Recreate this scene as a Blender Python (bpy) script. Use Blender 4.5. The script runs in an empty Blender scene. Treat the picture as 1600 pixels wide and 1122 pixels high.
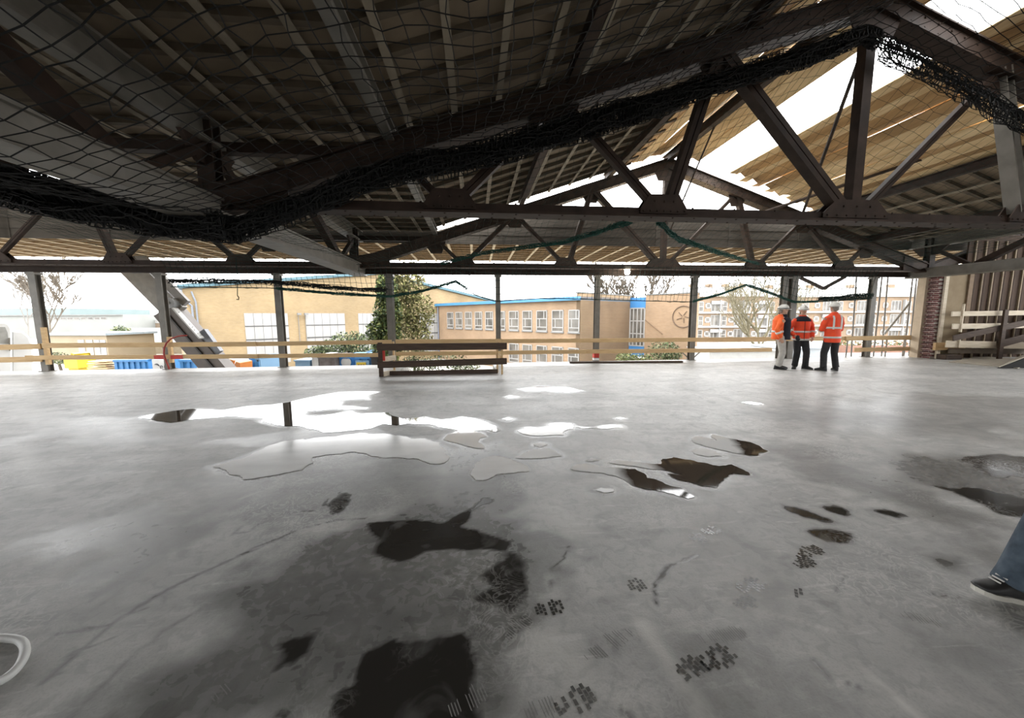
import bpy, bmesh, math, random
import numpy as np
from mathutils import Vector, Matrix
random.seed(11)
rng = np.random.default_rng(11)
C = bpy.context.scene.collection
PI = math.pi

# ------------------------------------------------------------------ camera
FPX, PIT, YAW, ROLL, EYE = 583.0, .1145, .098, -.005, 1.5
CAM = Vector((0, 0, EYE))


def ray(x, y):
    dx, dy = x - 800, y - 561
    c, s = math.cos(ROLL), math.sin(ROLL)
    X, H = (c * dx + s * dy) / FPX, (s * dx - c * dy) / FPX
    Y = math.cos(PIT) + H * math.sin(PIT)
    Z = -math.sin(PIT) + H * math.cos(PIT)
    return Vector((X * math.cos(YAW) + Y * math.sin(YAW), -X * math.sin(YAW) + Y * math.cos(YAW), Z))


def onv(x, y, v):
    r = ray(x, y); return CAM + r * (v / r.y)


def onu(x, y, u):
    r = ray(x, y); return CAM + r * (u / r.x)


def onz(x, y, z=0.0):
    r = ray(x, y); return CAM + r * ((z - EYE) / r.z)


FW = Vector((math.sin(YAW), math.cos(YAW), 0))
RT = Vector((math.cos(YAW), -math.sin(YAW), 0))


def hp(x, D, z=0.0):
    """ground position seen in pixel column x at forward distance D"""
    r = ray(x, 497); p = CAM + r * (D / r.dot(FW)); p.z = z; return p


def atd(x, y, D):
    r = ray(x, y); return CAM + r * (D / r.dot(FW))


def onwall(x, y, P, d):
    n = Vector((-d.y, d.x, 0)); r = ray(x, y)
    return CAM + r * ((P - CAM).dot(n) / r.dot(n))


r0, rr, ru = ray(800, 561), ray(801, 561) - ray(800, 561), ray(800, 560) - ray(800, 561)
f_, x_, y_ = r0.normalized(), rr.normalized(), ru.normalized()
cd = bpy.data.cameras.new('camera'); cam = bpy.data.objects.new('camera', cd); C.objects.link(cam)
cam.matrix_world = Matrix(((x_.x, y_.x, -f_.x, 0), (x_.y, y_.y, -f_.y, 0), (x_.z, y_.z, -f_.z, EYE), (0, 0, 0, 1)))
cd.sensor_fit = 'HORIZONTAL'; cd.sensor_width = 36; cd.lens = FPX / 1600 * 36; cd.clip_end = 600; cd.clip_start = .05
bpy.context.scene.camera = cam

# ------------------------------------------------------------------ materials
MATS = {}


def nodes_of(name):
    m = bpy.data.materials.new(name); m.use_nodes = True
    nt = m.node_tree; b = nt.nodes['Principled BSDF']
    return m, nt, nt.nodes, nt.links, b


def mat(name, c1, c2=None, rough=.7, scale=6.0, detail=4.0, bump=0.0, stretch=(1, 1, 1), metallic=0.0, spec=.4, emit=None):
    """noise mix of two colours in object space, with optional bump"""
    m, nt, N, L, b = nodes_of(name)
    b.inputs['Roughness'].default_value = rough; b.inputs['Metallic'].default_value = metallic
    b.inputs['Specular IOR Level'].default_value = spec
    if c2 is None: c2 = tuple(x * .8 for x in c1)
    tc = N.new('ShaderNodeNewGeometry'); mp = N.new('ShaderNodeMapping'); mp.inputs['Scale'].default_value = stretch
    L.new(tc.outputs['Position'], mp.inputs['Vector'])
    nz = N.new('ShaderNodeTexNoise'); nz.inputs['Scale'].default_value = scale; nz.inputs['Detail'].default_value = detail
    L.new(mp.outputs['Vector'], nz.inputs['Vector'])
    rp = N.new('ShaderNodeValToRGB'); rp.color_ramp.elements[0].position = .3; rp.color_ramp.elements[1].position = .7
    rp.color_ramp.elements[0].color = (*c1, 1); rp.color_ramp.elements[1].color = (*c2, 1)
    L.new(nz.outputs['Fac'], rp.inputs['Fac']); L.new(rp.outputs['Color'], b.inputs['Base Color'])
    if bump:
        bp = N.new('ShaderNodeBump'); bp.inputs['Strength'].default_value = bump; bp.inputs['Distance'].default_value = .02
        L.new(nz.outputs['Fac'], bp.inputs['Height']); L.new(bp.outputs['Normal'], b.inputs['Normal'])
    if emit:
        b.inputs['Emission Color'].default_value = (*emit[0], 1); b.inputs['Emission Strength'].default_value = emit[1]
    MATS[name] = m
    return m


def brickmat(name, d, c1, c2, mortar, sc=1.0):
    m, nt, N, L, b = nodes_of(name)
    g = N.new('ShaderNodeNewGeometry'); dp = N.new('ShaderNodeVectorMath'); dp.operation = 'DOT_PRODUCT'
    dp.inputs[1].default_value = (d.x, d.y, 0); L.new(g.outputs['Position'], dp.inputs[0])
    sx = N.new('ShaderNodeSeparateXYZ'); L.new(g.outputs['Position'], sx.inputs[0])
    cb = N.new('ShaderNodeCombineXYZ'); L.new(dp.outputs['Value'], cb.inputs[0]); L.new(sx.outputs['Z'], cb.inputs[1])
    br = N.new('ShaderNodeTexBrick'); br.inputs['Scale'].default_value = sc
    br.inputs['Color1'].default_value = (*c1, 1); br.inputs['Color2'].default_value = (*c2, 1); br.inputs['Mortar'].default_value = (*mortar, 1)
    br.inputs['Brick Width'].default_value = .22; br.inputs['Row Height'].default_value = .065; br.inputs['Mortar Size'].default_value = .008
    L.new(cb.outputs[0], br.inputs['Vector'])
    nz = N.new('ShaderNodeTexNoise'); nz.inputs['Scale'].default_value = .35; nz.inputs['Detail'].default_value = 5; L.new(g.outputs['Position'], nz.inputs['Vector'])
    mr = N.new('ShaderNodeMapRange'); mr.inputs[1].default_value = .3; mr.inputs[2].default_value = .7; mr.inputs[3].default_value = .8; mr.inputs[4].default_value = 1.15; L.new(nz.outputs['Fac'], mr.inputs[0])
    mx = N.new('ShaderNodeVectorMath'); mx.operation = 'SCALE'; L.new(br.outputs['Color'], mx.inputs[0]); L.new(mr.outputs[0], mx.inputs['Scale'])
    L.new(mx.outputs[0], b.inputs['Base Color']); b.inputs['Roughness'].default_value = .9
    return m


# ------------------------------------------------------------------ mesh builder
OFF = {}


class MB:
    def __init__(s): s.v = []; s.f = []; s.m = []

    def add(s, vs, fs, mi=0):
        b = len(s.v); s.v.extend([tuple(p) for p in vs]); s.f.extend([tuple(b + i for i in f) for f in fs]); s.m.extend([mi] * len(fs)); return s

    def box(s, c, d, R=None, mi=0):
        c = Vector(c); vs = []
        for x in (-.5, .5):
            for y in (-.5, .5):
                for z in (-.5, .5):
                    p = Vector((x * d[0], y * d[1], z * d[2]))
                    vs.append(c + (R @ p if R else p))
        return s.add(vs, [(0, 1, 3, 2), (4, 6, 7, 5), (0, 4, 5, 1), (2, 3, 7, 6), (0, 2, 6, 4), (1, 5, 7, 3)], mi)

    def span(s, a, b, mi=0):
        return s.box([(a[i] + b[i]) / 2 for i in range(3)], [abs(b[i] - a[i]) for i in range(3)], None, mi)

    def beam(s, p, q, w, h, up=(0, 0, 1), mi=0, off=(0, 0)):
        p, q = Vector(p), Vector(q); x = (q - p).normalized(); up = Vector(up)
        y = up.cross(x)
        if y.length < 1e-4: y = Vector((1, 0, 0)).cross(x)
        y.normalize(); z = x.cross(y)
        R = Matrix((x, y, z)).transposed()
        return s.box((p + q) / 2 + y * off[0] + z * off[1], ((q - p).length, w, h), R, mi)

    def ibeam(s, p, q, w, h, t=.015, up=(0, 0, 1), mi=0):
        s.beam(p, q, t, h - 2 * t, up, mi)
        s.beam(p, q, w, t, up, mi, (0, h / 2 - t / 2)); s.beam(p, q, w, t, up, mi, (0, -h / 2 + t / 2)); return s

    def tube(s, path, r, n=6, mi=0, closed=False, flat=1.0):
        P = [Vector(p) for p in path]; k = len(P); rs = r if isinstance(r, (list, tuple)) else [r] * k
        vs = []; prev = None
        for i in range(k):
            t = (P[(i + 1) % k] - P[i - 1]) if closed else (P[min(i + 1, k - 1)] - P[max(i - 1, 0)])
            t.normalize()
            if prev is None:
                a = Vector((0, 0, 1)) if abs(t.z) < .9 else Vector((1, 0, 0)); a = (a - t * a.dot(t)).normalized()
            else:
                a = prev - t * prev.dot(t)
                a = a.normalized() if a.length > 1e-6 else Vector((1, 0, 0))
            prev = a; b = t.cross(a)
            for j in range(n):
                an = 2 * PI * j / n
                vs.append(P[i] + a * (math.cos(an) * rs[i]) + b * (math.sin(an) * rs[i] * flat))
        fs = []
        for i in range(k if closed else k - 1):
            for j in range(n):
                i2 = (i + 1) % k
                fs.append((i * n + j, i * n + (j + 1) % n, i2 * n + (j + 1) % n, i2 * n + j))
        if not closed:
            fs.append(tuple(reversed(range(n)))); fs.append(tuple((k - 1) * n + j for j in range(n)))
        return s.add(vs, fs, mi)

    def prism(s, poly, ext, mi=0):
        e = Vector(ext); P = [Vector(p) for p in poly]; n = len(P)
        vs = P + [p + e for p in P]
        fs = [tuple(reversed(range(n))), tuple(range(n, 2 * n))] + [(i, (i + 1) % n, n + (i + 1) % n, n + i) for i in range(n)]
        return s.add(vs, fs, mi)

    def ell(s, c, r, n=10, m=7, mi=0, R=None):
        c = Vector(c); r = (r, r, r) if not isinstance(r, (tuple, list)) else r; vs = []; fs = []
        for i in range(m + 1):
            th = PI * i / m
            for j in range(n):
                ph = 2 * PI * j / n
                p = Vector((r[0] * math.sin(th) * math.cos(ph), r[1] * math.sin(th) * math.sin(ph), r[2] * math.cos(th)))
                vs.append(c + (R @ p if R else p))
        for i in range(m):
            for j in range(n):
                fs.append((i * n + j, (i + 1) * n + j, (i + 1) * n + (j + 1) % n, i * n + (j + 1) % n))
        return s.add(vs, fs, mi)

    def loft(s, rings, mi=0):
        n = len(rings[0]); vs = [p for r in rings for p in r]; fs = []
        for i in range(len(rings) - 1):
            for j in range(n): fs.append((i * n + j, i * n + (j + 1) % n, (i + 1) * n + (j + 1) % n, (i + 1) * n + j))
        fs.append(tuple(reversed(range(n)))); fs.append(tuple((len(rings) - 1) * n + j for j in range(n)))
        return s.add(vs, fs, mi)

    def build(s, name, mats, parent=None, smooth=False, bevel=0.0):
        if not isinstance(mats, (list, tuple)): mats = [mats]
        V = np.array(s.v, dtype=float).reshape(-1, 3)
        if parent is None:
            lo, hi = V.min(0), V.max(0); off = Vector(((lo[0] + hi[0]) / 2, (lo[1] + hi[1]) / 2, lo[2]))
        else: off = OFF[parent.name]
        V = V - np.array(off)
        me = bpy.data.meshes.new(name); me.from_pydata(V.tolist(), [], s.f)
        for m in mats: me.materials.append(m)
        if len(mats) > 1: me.polygons.foreach_set('material_index', s.m)
        if smooth: me.polygons.foreach_set('use_smooth', [True] * len(s.f))
        me.update()
        o = bpy.data.objects.new(name, me); C.objects.link(o)
        if parent is None: o.location = off
        else: o.parent = parent
        OFF[o.name] = off
        if bevel:
            bv = o.modifiers.new('bevel', 'BEVEL'); bv.width = bevel; bv.segments = 1; bv.limit_method = 'ANGLE'
        return o


def tag(o, label=None, cat=None, group=None, kind=None):
    if label: o['label'] = label
    if cat: o['category'] = cat
    if group: o['group'] = group
    if kind: o['kind'] = kind
    return o


def thing(name, loc, label, cat, group=None):
    o = bpy.data.objects.new(name, None); C.objects.link(o); o.location = loc; OFF[o.name] = Vector(loc); o.empty_display_size = .2
    return tag(o, label, cat, group)


def struct(name, mb, m, label=None, **k):
    return tag(mb.build(name, m, **k), label, None, None, 'structure')


def copy_tree(o, delta, label, parent=None):
    c = o.copy(); C.objects.link(c)
    if parent is None:
        c.location = Vector(o.location) + Vector(delta); c['label'] = label
    else: c.parent = parent
    for ch in list(o.children): copy_tree(ch, delta, label, c)
    return c


def edges_mesh(P, Q, r):
    """triangular tubes for many straight strands P[i]-Q[i] (numpy), returned as vertex and face arrays"""
    d = Q - P; ln = np.linalg.norm(d, axis=1, keepdims=True); d = d / np.maximum(ln, 1e-9)
    ref = np.where(np.abs(d[:, 2:3]) < .8, np.array([[0, 0, 1.0]]), np.array([[1.0, 0, 0]]))
    a = np.cross(d, ref); a /= np.linalg.norm(a, axis=1, keepdims=True); b = np.cross(d, a)
    n = len(P); V = np.zeros((n, 6, 3))
    rr_ = r if np.isscalar(r) else np.asarray(r)[:, None]
    for k in range(3):
        an = 2 * PI * k / 3; o = (a * math.cos(an) + b * math.sin(an)) * rr_
        V[:, k] = P + o; V[:, 3 + k] = Q + o
    F = np.array([(0, 1, 4, 3), (1, 2, 5, 4), (2, 0, 3, 5)])
    F = (F[None] + (np.arange(n) * 6)[:, None, None]).reshape(-1, 4)
    return V.reshape(-1, 3), F


def strands(name, PQ, r, m, parent=None):
    P = np.concatenate([p for p, q in PQ]); Q = np.concatenate([q for p, q in PQ])
    V, F = edges_mesh(P, Q, r)
    b = MB(); b.v = V.tolist(); b.f = F.tolist(); b.m = [0] * len(F)
    return b.build(name, m, parent)


def grid_edges(G, keep=None):
    a, b = G[:-1].reshape(-1, 3), G[1:].reshape(-1, 3); c, d = G[:, :-1].reshape(-1, 3), G[:, 1:].reshape(-1, 3)
    return [(a, b), (c, d)]
# ------------------------------------------------------------------ shared materials
STEEL = mat('rusty_brown_steel', (.075, .050, .036), (.036, .026, .020), .65, 5, 6, .25, spec=.2)
STEELD = mat('dark_rusty_steel', (.045, .028, .020), (.022, .014, .010), .65, 5, 6, .25, spec=.18)
GREY = mat('grey_painted_steel', (.19, .175, .15), (.13, .12, .10), .5, 4, 5, .15)
LSTEEL = mat('pale_painted_steel', (.36, .33, .28), (.24, .21, .17), .55, 4, 5, .2)
DECK = mat('grey_brown_deck_board', (.215, .165, .110), (.145, .11, .072), .9, 2.2, 7, .25)
DRIB = mat('dark_deck_rib', (.12, .095, .065), (.08, .062, .042), .9, 5, 5, .2)
STRIP = mat('pale_deck_strip', (.275, .235, .175), (.20, .165, .118), .85, 4, 5, .2)
TAN = mat('tan_roof_board', (.52, .33, .15), (.30, .18, .08), .85, 1.6, 6, .3, (5, .7, 5))
TAN2 = mat('pale_tan_roof_board', (.80, .62, .36), (.58, .40, .20), .85, 1.8, 6, .3, (5, .7, 5))
FASC = mat('grey_brown_fascia_sheet', (.115, .10, .08), (.08, .068, .054), .85, 1.4, 6, .15, (1, 1, 6))
NETB = mat('black_net_twine', (.006, .006, .006), (.012, .012, .011), .9, 20)
NETG = mat('dark_green_net_twine', (.008, .022, .017), (.012, .034, .026), .9, 20)
NETT = mat('green_net_rope', (.012, .085, .062), (.01, .05, .04), .9, 20)
WOOD = mat('fresh_pine_plank', (.62, .44, .235), (.50, .33, .16), .75, 2.5, 6, .12, (1.2, 9, 9))
WOODD = mat('dark_weathered_plank', (.085, .055, .038), (.05, .033, .024), .8, 2.5, 6, .25, (1.2, 9, 9))
WOODW = mat('whitewashed_plank', (.68, .60, .48), (.55, .47, .35), .8, 2.5, 6, .12, (1.2, 9, 9))
PLY = mat('dusty_plywood', (.42, .38, .31), (.34, .30, .24), .85, 3, 6, .1, (1, 6, 1))
WHITE = mat('white_paint', (.8, .8, .78), (.72, .72, .70), .6, 3)
REDP = mat('red_paint', (.55, .05, .03), (.45, .04, .03), .6, 8)

# ------------------------------------------------------------------ floor
def vnoise(x, y, s, seed):
    r = np.random.default_rng(seed); T = r.random((64, 64))
    x = x / s; y = y / s; xi = np.floor(x).astype(int); yi = np.floor(y).astype(int); fx = x - xi; fy = y - yi
    fx = fx * fx * (3 - 2 * fx); fy = fy * fy * (3 - 2 * fy)
    g = lambda a, b: T[a % 64, b % 64]
    return (g(xi, yi) * (1 - fx) + g(xi + 1, yi) * fx) * (1 - fy) + (g(xi, yi + 1) * (1 - fx) + g(xi + 1, yi + 1) * fx) * fy


def fbm(x, y, s, seed, o=4):
    t = 0; a = .5
    for k in range(o): t = t + a * (vnoise(x, y, s / 2 ** k, seed + k) - .5); a *= .55
    return t


def crop(pts, sc, ox, oy): return [(ox + x * sc, oy + y * sc) for x, y in pts]


def on_floor(pts): return [onz(x, y, 0) for x, y in pts]


def sdist(px, py, poly):
    """signed distance, negative inside"""
    d = np.full(px.shape, 1e9); ins = np.zeros(px.shape, bool); n = len(poly)
    for i in range(n):
        ax, ay = poly[i].x, poly[i].y; bx, by = poly[(i + 1) % n].x, poly[(i + 1) % n].y
        ex, ey = bx - ax, by - ay; t = np.clip(((px - ax) * ex + (py - ay) * ey) / (ex * ex + ey * ey + 1e-12), 0, 1)
        d = np.minimum(d, np.hypot(px - ax - t * ex, py - ay - t * ey))
        if by != ay:
            c = ((ay > py) != (by > py)) & (px < (bx - ax) * (py - ay) / (by - ay) + ax); ins ^= c
    return np.where(ins, -d, d)


def pdist(px, py, path):
    d = np.full(px.shape, 1e9)
    for a, b in zip(path[:-1], path[1:]):
        ex, ey = b.x - a.x, b.y - a.y; t = np.clip(((px - a.x) * ex + (py - a.y) * ey) / (ex * ex + ey * ey + 1e-12), 0, 1)
        d = np.minimum(d, np.hypot(px - a.x - t * ex, py - a.y - t * ey))
    return d


A6 = (.375, 350, 740); A7 = (.375, 900, 740); A4 = (.4375, 200, 590); A5 = (.375, 700, 590)
# damp stains: (outline, level, softness)
STAINS = [
    (crop([(570, 200), (800, 188), (910, 200), (980, 160), (1080, 90), (1130, 110), (1050, 170), (1000, 215), (1100, 245), (1200, 285), (1180, 330), (1100, 320), (960, 320), (860, 330), (790, 360), (730, 388), (650, 365), (615, 335), (640, 270)], *A6), 1.0, .035),
    (crop([(1130, 300), (1240, 330), (1290, 420), (1280, 500), (1245, 545), (1200, 590), (1140, 560), (1030, 545), (1040, 510), (1110, 470), (1060, 420), (1120, 390), (1170, 350)], *A6), .85, .04),
    (crop([(1150, 240), (1250, 235), (1330, 222), (1420, 265), (1462, 310), (1430, 352), (1360, 410), (1370, 500), (1290, 545), (1240, 500), (1220, 400), (1170, 330)], *A6), .42, .03),
    (crop([(170, 700), (300, 660), (410, 640), (400, 690), (380, 750), (330, 790), (355, 850), (330, 865), (270, 830), (210, 850), (140, 880), (200, 780)], *A6), .95, .03),
    (crop([(700, 678), (850, 690), (1010, 668), (1030, 720), (1020, 850), (1030, 1000), (1040, 1060), (700, 1060), (450, 1010), (420, 910), (540, 870), (530, 830), (600, 760), (650, 720)], *A6), 1.0, .03),
    (crop([(170, 1010), (260, 960), (300, 980), (260, 1050), (160, 1050)], *A6), .9, .03),
    (crop([(930, 1019), (960, 970), (1040, 960), (1060, 1050), (930, 1050)], *A6), .9, .03),
    (crop([(1180, 600), (1260, 570), (1290, 620), (1240, 680), (1180, 720), (1150, 690)], *A6), .65, .03),
    (crop([(850, 125), (960, 150), (1060, 180), (1092, 205), (1030, 212), (960, 192), (880, 168)], *A7), 1.0, .05),
    (crop([(1000, 138), (1080, 130), (1150, 150), (1172, 180), (1130, 192), (1060, 168)], *A7), 1.0, .05),
    (crop([(1190, 150), (1270, 138), (1340, 155), (1392, 180), (1340, 187), (1260, 168)], *A7), 1.0, .05),
    (crop([(950, 235), (1040, 222), (1135, 250), (1120, 278), (1050, 288), (980, 262)], *A7), 1.0, .05),
    (crop([(1470, 350), (1560, 330), (1640, 350), (1640, 400), (1540, 390)], *A7), .6, .08),
    (crop([(420, 130), (500, 75), (540, 85), (530, 130), (490, 170), (430, 180)], *A6), .8, .03),
    ([(1490, 712), (1560, 710), (1640, 720), (1640, 748), (1560, 744), (1520, 730)], 1.0, .06),
    ([(1470, 763), (1530, 763), (1640, 790), (1640, 812), (1560, 802), (1520, 785)], 1.0, .06),
    ([(1380, 705), (1480, 700), (1640, 760), (1640, 800), (1480, 765), (1400, 740)], .55, .25),
    ([(1190, 690), (1300, 700), (1480, 770), (1640, 880), (1560, 880), (1400, 800), (1250, 750)], .46, .25),
    ([(1460, 850), (1530, 830), (1640, 880), (1640, 930), (1540, 900)], .4, .12),
    # broad damp drifts
    ([(160, 1160), (320, 960), (420, 885), (560, 805), (750, 760), (890, 850), (860, 960), (760, 1160)], .56, .2),
    ([(40, 850), (250, 785), (340, 830), (190, 905)], .5, .2),
    ([(250, 760), (420, 700), (700, 715), (820, 760), (700, 800), (420, 830)], .42, .2),
    ([(1020, 1010), (1200, 930), (1420, 1160), (1000, 1160)], .34, .2),
    ([(330, 690), (520, 660), (700, 690), (520, 720)], .42, .14),
    ([(690, 700), (780, 690), (840, 780), (760, 830), (680, 790)], .5, .08),
    ([(1180, 640), (1400, 610), (1640, 625), (1640, 700), (1440, 690), (1240, 670)], .36, .5),
    ([(1420, 1000), (1640, 930), (1640, 1160), (1440, 1160)], .3, .3),
    ([(60, 640), (200, 650), (330, 690), (180, 700), (40, 680)], .3, .3),
    ([(430, 960), (560, 900), (640, 960), (520, 1010)], .5, .08),
    ([(200, 1100), (300, 1010), (400, 1010), (330, 1130)], .55, .1),
    ([(20, 1160), (260, 960), (330, 1000), (200, 1160)], .28, .1),
    ([(1560, 935), (1640, 950), (1640, 1010), (1560, 980)], .5, .06),
]
LINES = [
    ([(340, 884), (400, 855), (470, 826), (530, 812), (570, 810)], .014, .65), ([(60, 1070), (120, 1020), (190, 965), (260, 922), (310, 898), (440, 840)], .016, .55),
    ([(110, 1120), (170, 1060), (250, 990), (350, 930)], .02, .4), ([(20, 1050), (90, 990), (160, 980), (230, 950)], .012, .5),
    ([(90, 1055), (110, 1020), (160, 1005), (200, 985)], .012, .45), ([(365, 835), (395, 800), (435, 785), (425, 805), (390, 830), (365, 835)], .01, .5),
    ([(1025, 945), (1022, 915), (1045, 885), (1090, 868)], .014, .7), ([(950, 935), (990, 943), (1025, 947)], .005, .6),
    ([(140, 940), (165, 905), (190, 880), (212, 880), (180, 912), (140, 940)], .01, .4), ([(1265, 1030), (1305, 1065)], .007, .6), ([(1320, 1066), (1365, 1085)], .007, .5),
    ([(1345, 970), (1380, 965)], .006, .5), ([(1305, 925), (1320, 900)], .006, .4), ([(1460, 930), (1500, 934)], .006, .6), ([(965, 1105), (985, 1120)], .012, .5),
    ([(470, 800), (520, 795), (545, 775), (525, 768), (505, 790)], .008, .6), ([(890, 850), (880, 875), (860, 890), (862, 930)], .008, .6),
]
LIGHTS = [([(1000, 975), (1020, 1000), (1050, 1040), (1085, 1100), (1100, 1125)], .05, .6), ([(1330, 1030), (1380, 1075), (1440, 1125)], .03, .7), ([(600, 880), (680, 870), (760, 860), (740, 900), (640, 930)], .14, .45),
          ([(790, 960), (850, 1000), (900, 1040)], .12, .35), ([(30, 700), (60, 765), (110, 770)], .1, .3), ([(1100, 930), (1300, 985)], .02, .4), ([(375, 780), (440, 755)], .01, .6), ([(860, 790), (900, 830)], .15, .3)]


def taper_axis(lo, hi, dense_lo, dense_hi, dd, coarse):
    a = list(np.arange(lo, dense_lo, coarse)) + list(np.arange(dense_lo, dense_hi, dd)) + list(np.arange(dense_hi, hi + coarse * .5, coarse))
    return np.array(a)


NOTCH = (-2.1, .55, 9.98)
us = np.unique(np.round(np.concatenate([taper_axis(-26, 24, -3.6, 4.6, .026, .11), [NOTCH[0], NOTCH[1]]]), 4))
vs_ = [-9, -7, -5, -3, -1.5, 0]; v = .9
while v < 11.95:
    vs_.append(v); v += .018 + .006 * max(0, v - 1.5)
vs_ = np.unique(np.round(np.array(vs_ + [NOTCH[2], 11.95]), 4))
UU, VV = np.meshgrid(us, vs_, indexing='ij')
pu, pv = UU.ravel(), VV.ravel()
wet = np.zeros(len(pu)); lite = np.zeros(len(pu))
nz1 = fbm(pu, pv, .35, 3, 5); nz2 = fbm(pu, pv, .12, 9, 4)


def near(poly, pad):
    xs = [p.x for p in poly]; ys = [p.y for p in poly]
    return np.nonzero((pu > min(xs) - pad) & (pu < max(xs) + pad) & (pv > min(ys) - pad) & (pv < max(ys) + pad))[0]


for pts, lev, soft in STAINS:
    P = on_floor(pts); k = near(P, .5); d = sdist(pu[k], pv[k], P)
    amp = max(soft * 2.2, .09)
    d = d + nz1[k] * amp * 1.3 + nz2[k] * amp * .7
    t = np.clip(.5 - d / (2 * soft), 0, 1); wet[k] = np.maximum(wet[k], lev * t * t * (3 - 2 * t))
for pts, w, lev in LINES:
    P = on_floor(pts); k = near(P, .2); d = pdist(pu[k], pv[k], P) + nz2[k] * .03
    wet[k] = np.maximum(wet[k], lev * np.clip(1.4 - d / w, 0, 1))
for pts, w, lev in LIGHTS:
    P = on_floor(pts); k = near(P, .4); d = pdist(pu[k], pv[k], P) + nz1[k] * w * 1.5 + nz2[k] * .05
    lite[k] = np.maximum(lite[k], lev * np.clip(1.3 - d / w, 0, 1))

# standing water
PUDDLES = [
    ('white reflecting puddle, long and forked, farthest left on the slab', crop([(35, 145), (70, 135), (160, 120), (230, 112), (330, 118), (430, 103), (520, 97), (590, 85), (680, 65), (760, 52), (900, 52), (845, 68), (858, 78), (755, 82), (750, 103), (860, 108), (850, 114), (730, 113), (640, 122), (628, 135), (665, 140), (800, 119), (830, 130), (930, 125), (980, 148), (1060, 140), (1120, 152), (1190, 140), (1240, 147), (1280, 160), (1332, 188), (1310, 196), (1285, 188), (1240, 190), (1285, 212), (1260, 216), (1250, 232), (1275, 255), (1230, 250), (1180, 236), (1125, 222), (1140, 205), (1180, 190), (1110, 178), (1080, 168), (1000, 165), (960, 172), (910, 166), (870, 182), (800, 190), (700, 198), (650, 185), (600, 174), (540, 172), (490, 160), (485, 146), (420, 143), (350, 140), (230, 150), (150, 162), (100, 155)], *A4), []),
    ('white reflecting puddle just in front of the long forked one', crop([(300, 318), (350, 305), (440, 275), (500, 245), (560, 228), (640, 222), (740, 212), (830, 198), (900, 202), (960, 208), (1010, 220), (1060, 218), (1110, 232), (1130, 265), (1150, 285), (1130, 305), (1080, 309), (1040, 292), (960, 286), (870, 282), (800, 266), (720, 275), (660, 285), (665, 305), (620, 332), (560, 342), (480, 357), (410, 366), (400, 350), (350, 330)], *A4), []),
    ('shallow grey puddle with a pale rim below the forked puddle', crop([(1240, 310), (1270, 290), (1310, 280), (1370, 292), (1420, 315), (1435, 335), (1380, 342), (1320, 345), (1290, 362), (1240, 368), (1225, 350)], *A4), []),
    ('tongue-shaped puddle beside the shallow grey puddle', crop([(1385, 288), (1430, 262), (1490, 253), (1530, 265), (1552, 283), (1500, 288), (1440, 291)], *A4), []),
    ('little round puddle above the tongue-shaped puddle', crop([(1448, 240), (1470, 232), (1500, 239), (1472, 250)], *A4), []),
    ('white flat-bottomed puddle in the middle of the slab', crop([(290, 222), (320, 207), (420, 203), (425, 192), (510, 192), (520, 215), (485, 224), (482, 240), (380, 243), (310, 236)], *A5), []),
    ('thin streak-like puddle right of the flat-bottomed puddle', crop([(525, 203), (600, 207), (720, 198), (728, 210), (640, 215), (560, 214)], *A5), []),
    ('fingered white puddle farthest right, with a brown reflection at its tip', crop([(1020, 250), (1040, 243), (1120, 264), (1095, 245), (1110, 238), (1180, 255), (1260, 270), (1335, 308), (1290, 326), (1220, 318), (1150, 305), (1080, 290), (1025, 272)], *A5), []),
    ('small white puddle under the fingered puddle', crop([(1012, 305), (1050, 293), (1100, 302), (1145, 327), (1090, 331), (1030, 320)], *A5), []),
    ('narrow slanting puddle with a dark tail, centre right', crop([(505, 382), (540, 362), (600, 364), (690, 376), (780, 382), (830, 420), (905, 445), (980, 465), (1027, 496), (1000, 506), (940, 487), (860, 470), (770, 452), (720, 420), (650, 400), (560, 392)], *A5), []),
    ('brown-looking puddle with a ragged right end beside the slanting one', crop([(668, 355), (720, 344), (800, 354), (888, 362), (893, 340), (940, 333), (1010, 344), (1080, 358), (1130, 370), (1180, 363), (1230, 385), (1260, 407), (1190, 400), (1150, 430), (1115, 460), (1060, 455), (1000, 435), (930, 416), (910, 400), (985, 408), (900, 386), (800, 375), (710, 363)], *A5), []),
    ('small oval puddle above the slanting puddle', crop([(570, 345), (600, 336), (630, 345), (600, 352)], *A5), []),
    ('boot-sole shaped puddle below the slanting puddle', crop([(612, 470), (640, 461), (690, 466), (692, 476), (650, 482)], *A5), []),
    ('long faint puddle with a green reflection, nearest the timber barrier', crop([(300, 48), (400, 38), (500, 42), (565, 55), (500, 63), (410, 56), (330, 55)], *A5), []),
    ('dot of water left of the green reflecting puddle', crop([(238, 80), (260, 75), (286, 80), (260, 86)], *A5), []),
    ('dot of water between the forked and the flat-bottomed puddle', crop([(226, 173), (248, 167), (270, 173), (248, 180)], *A5), []),
    ('dot of water at the end of the thin streak puddle', crop([(698, 171), (718, 167), (738, 171), (718, 176)], *A5), []),
    ('small bright puddle out towards the three men', crop([(1226, 104), (1260, 101), (1310, 109), (1280, 115)], *A5), []),
]
rimk = np.zeros(len(pu))


def jag(P, it=4, amp=.16):
    if len(P) > 30: amp *= .5
    for _ in range(it):
        o = []
        for a, b in zip(P, P[1:] + P[:1]):
            m = (a + b) / 2; e = b - a; nrm = Vector((-e.y, e.x, 0)); o += [a, m + nrm * random.uniform(-amp, amp)]
        P = o; amp *= .8
        if len(P) > 500: break
    return P


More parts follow.
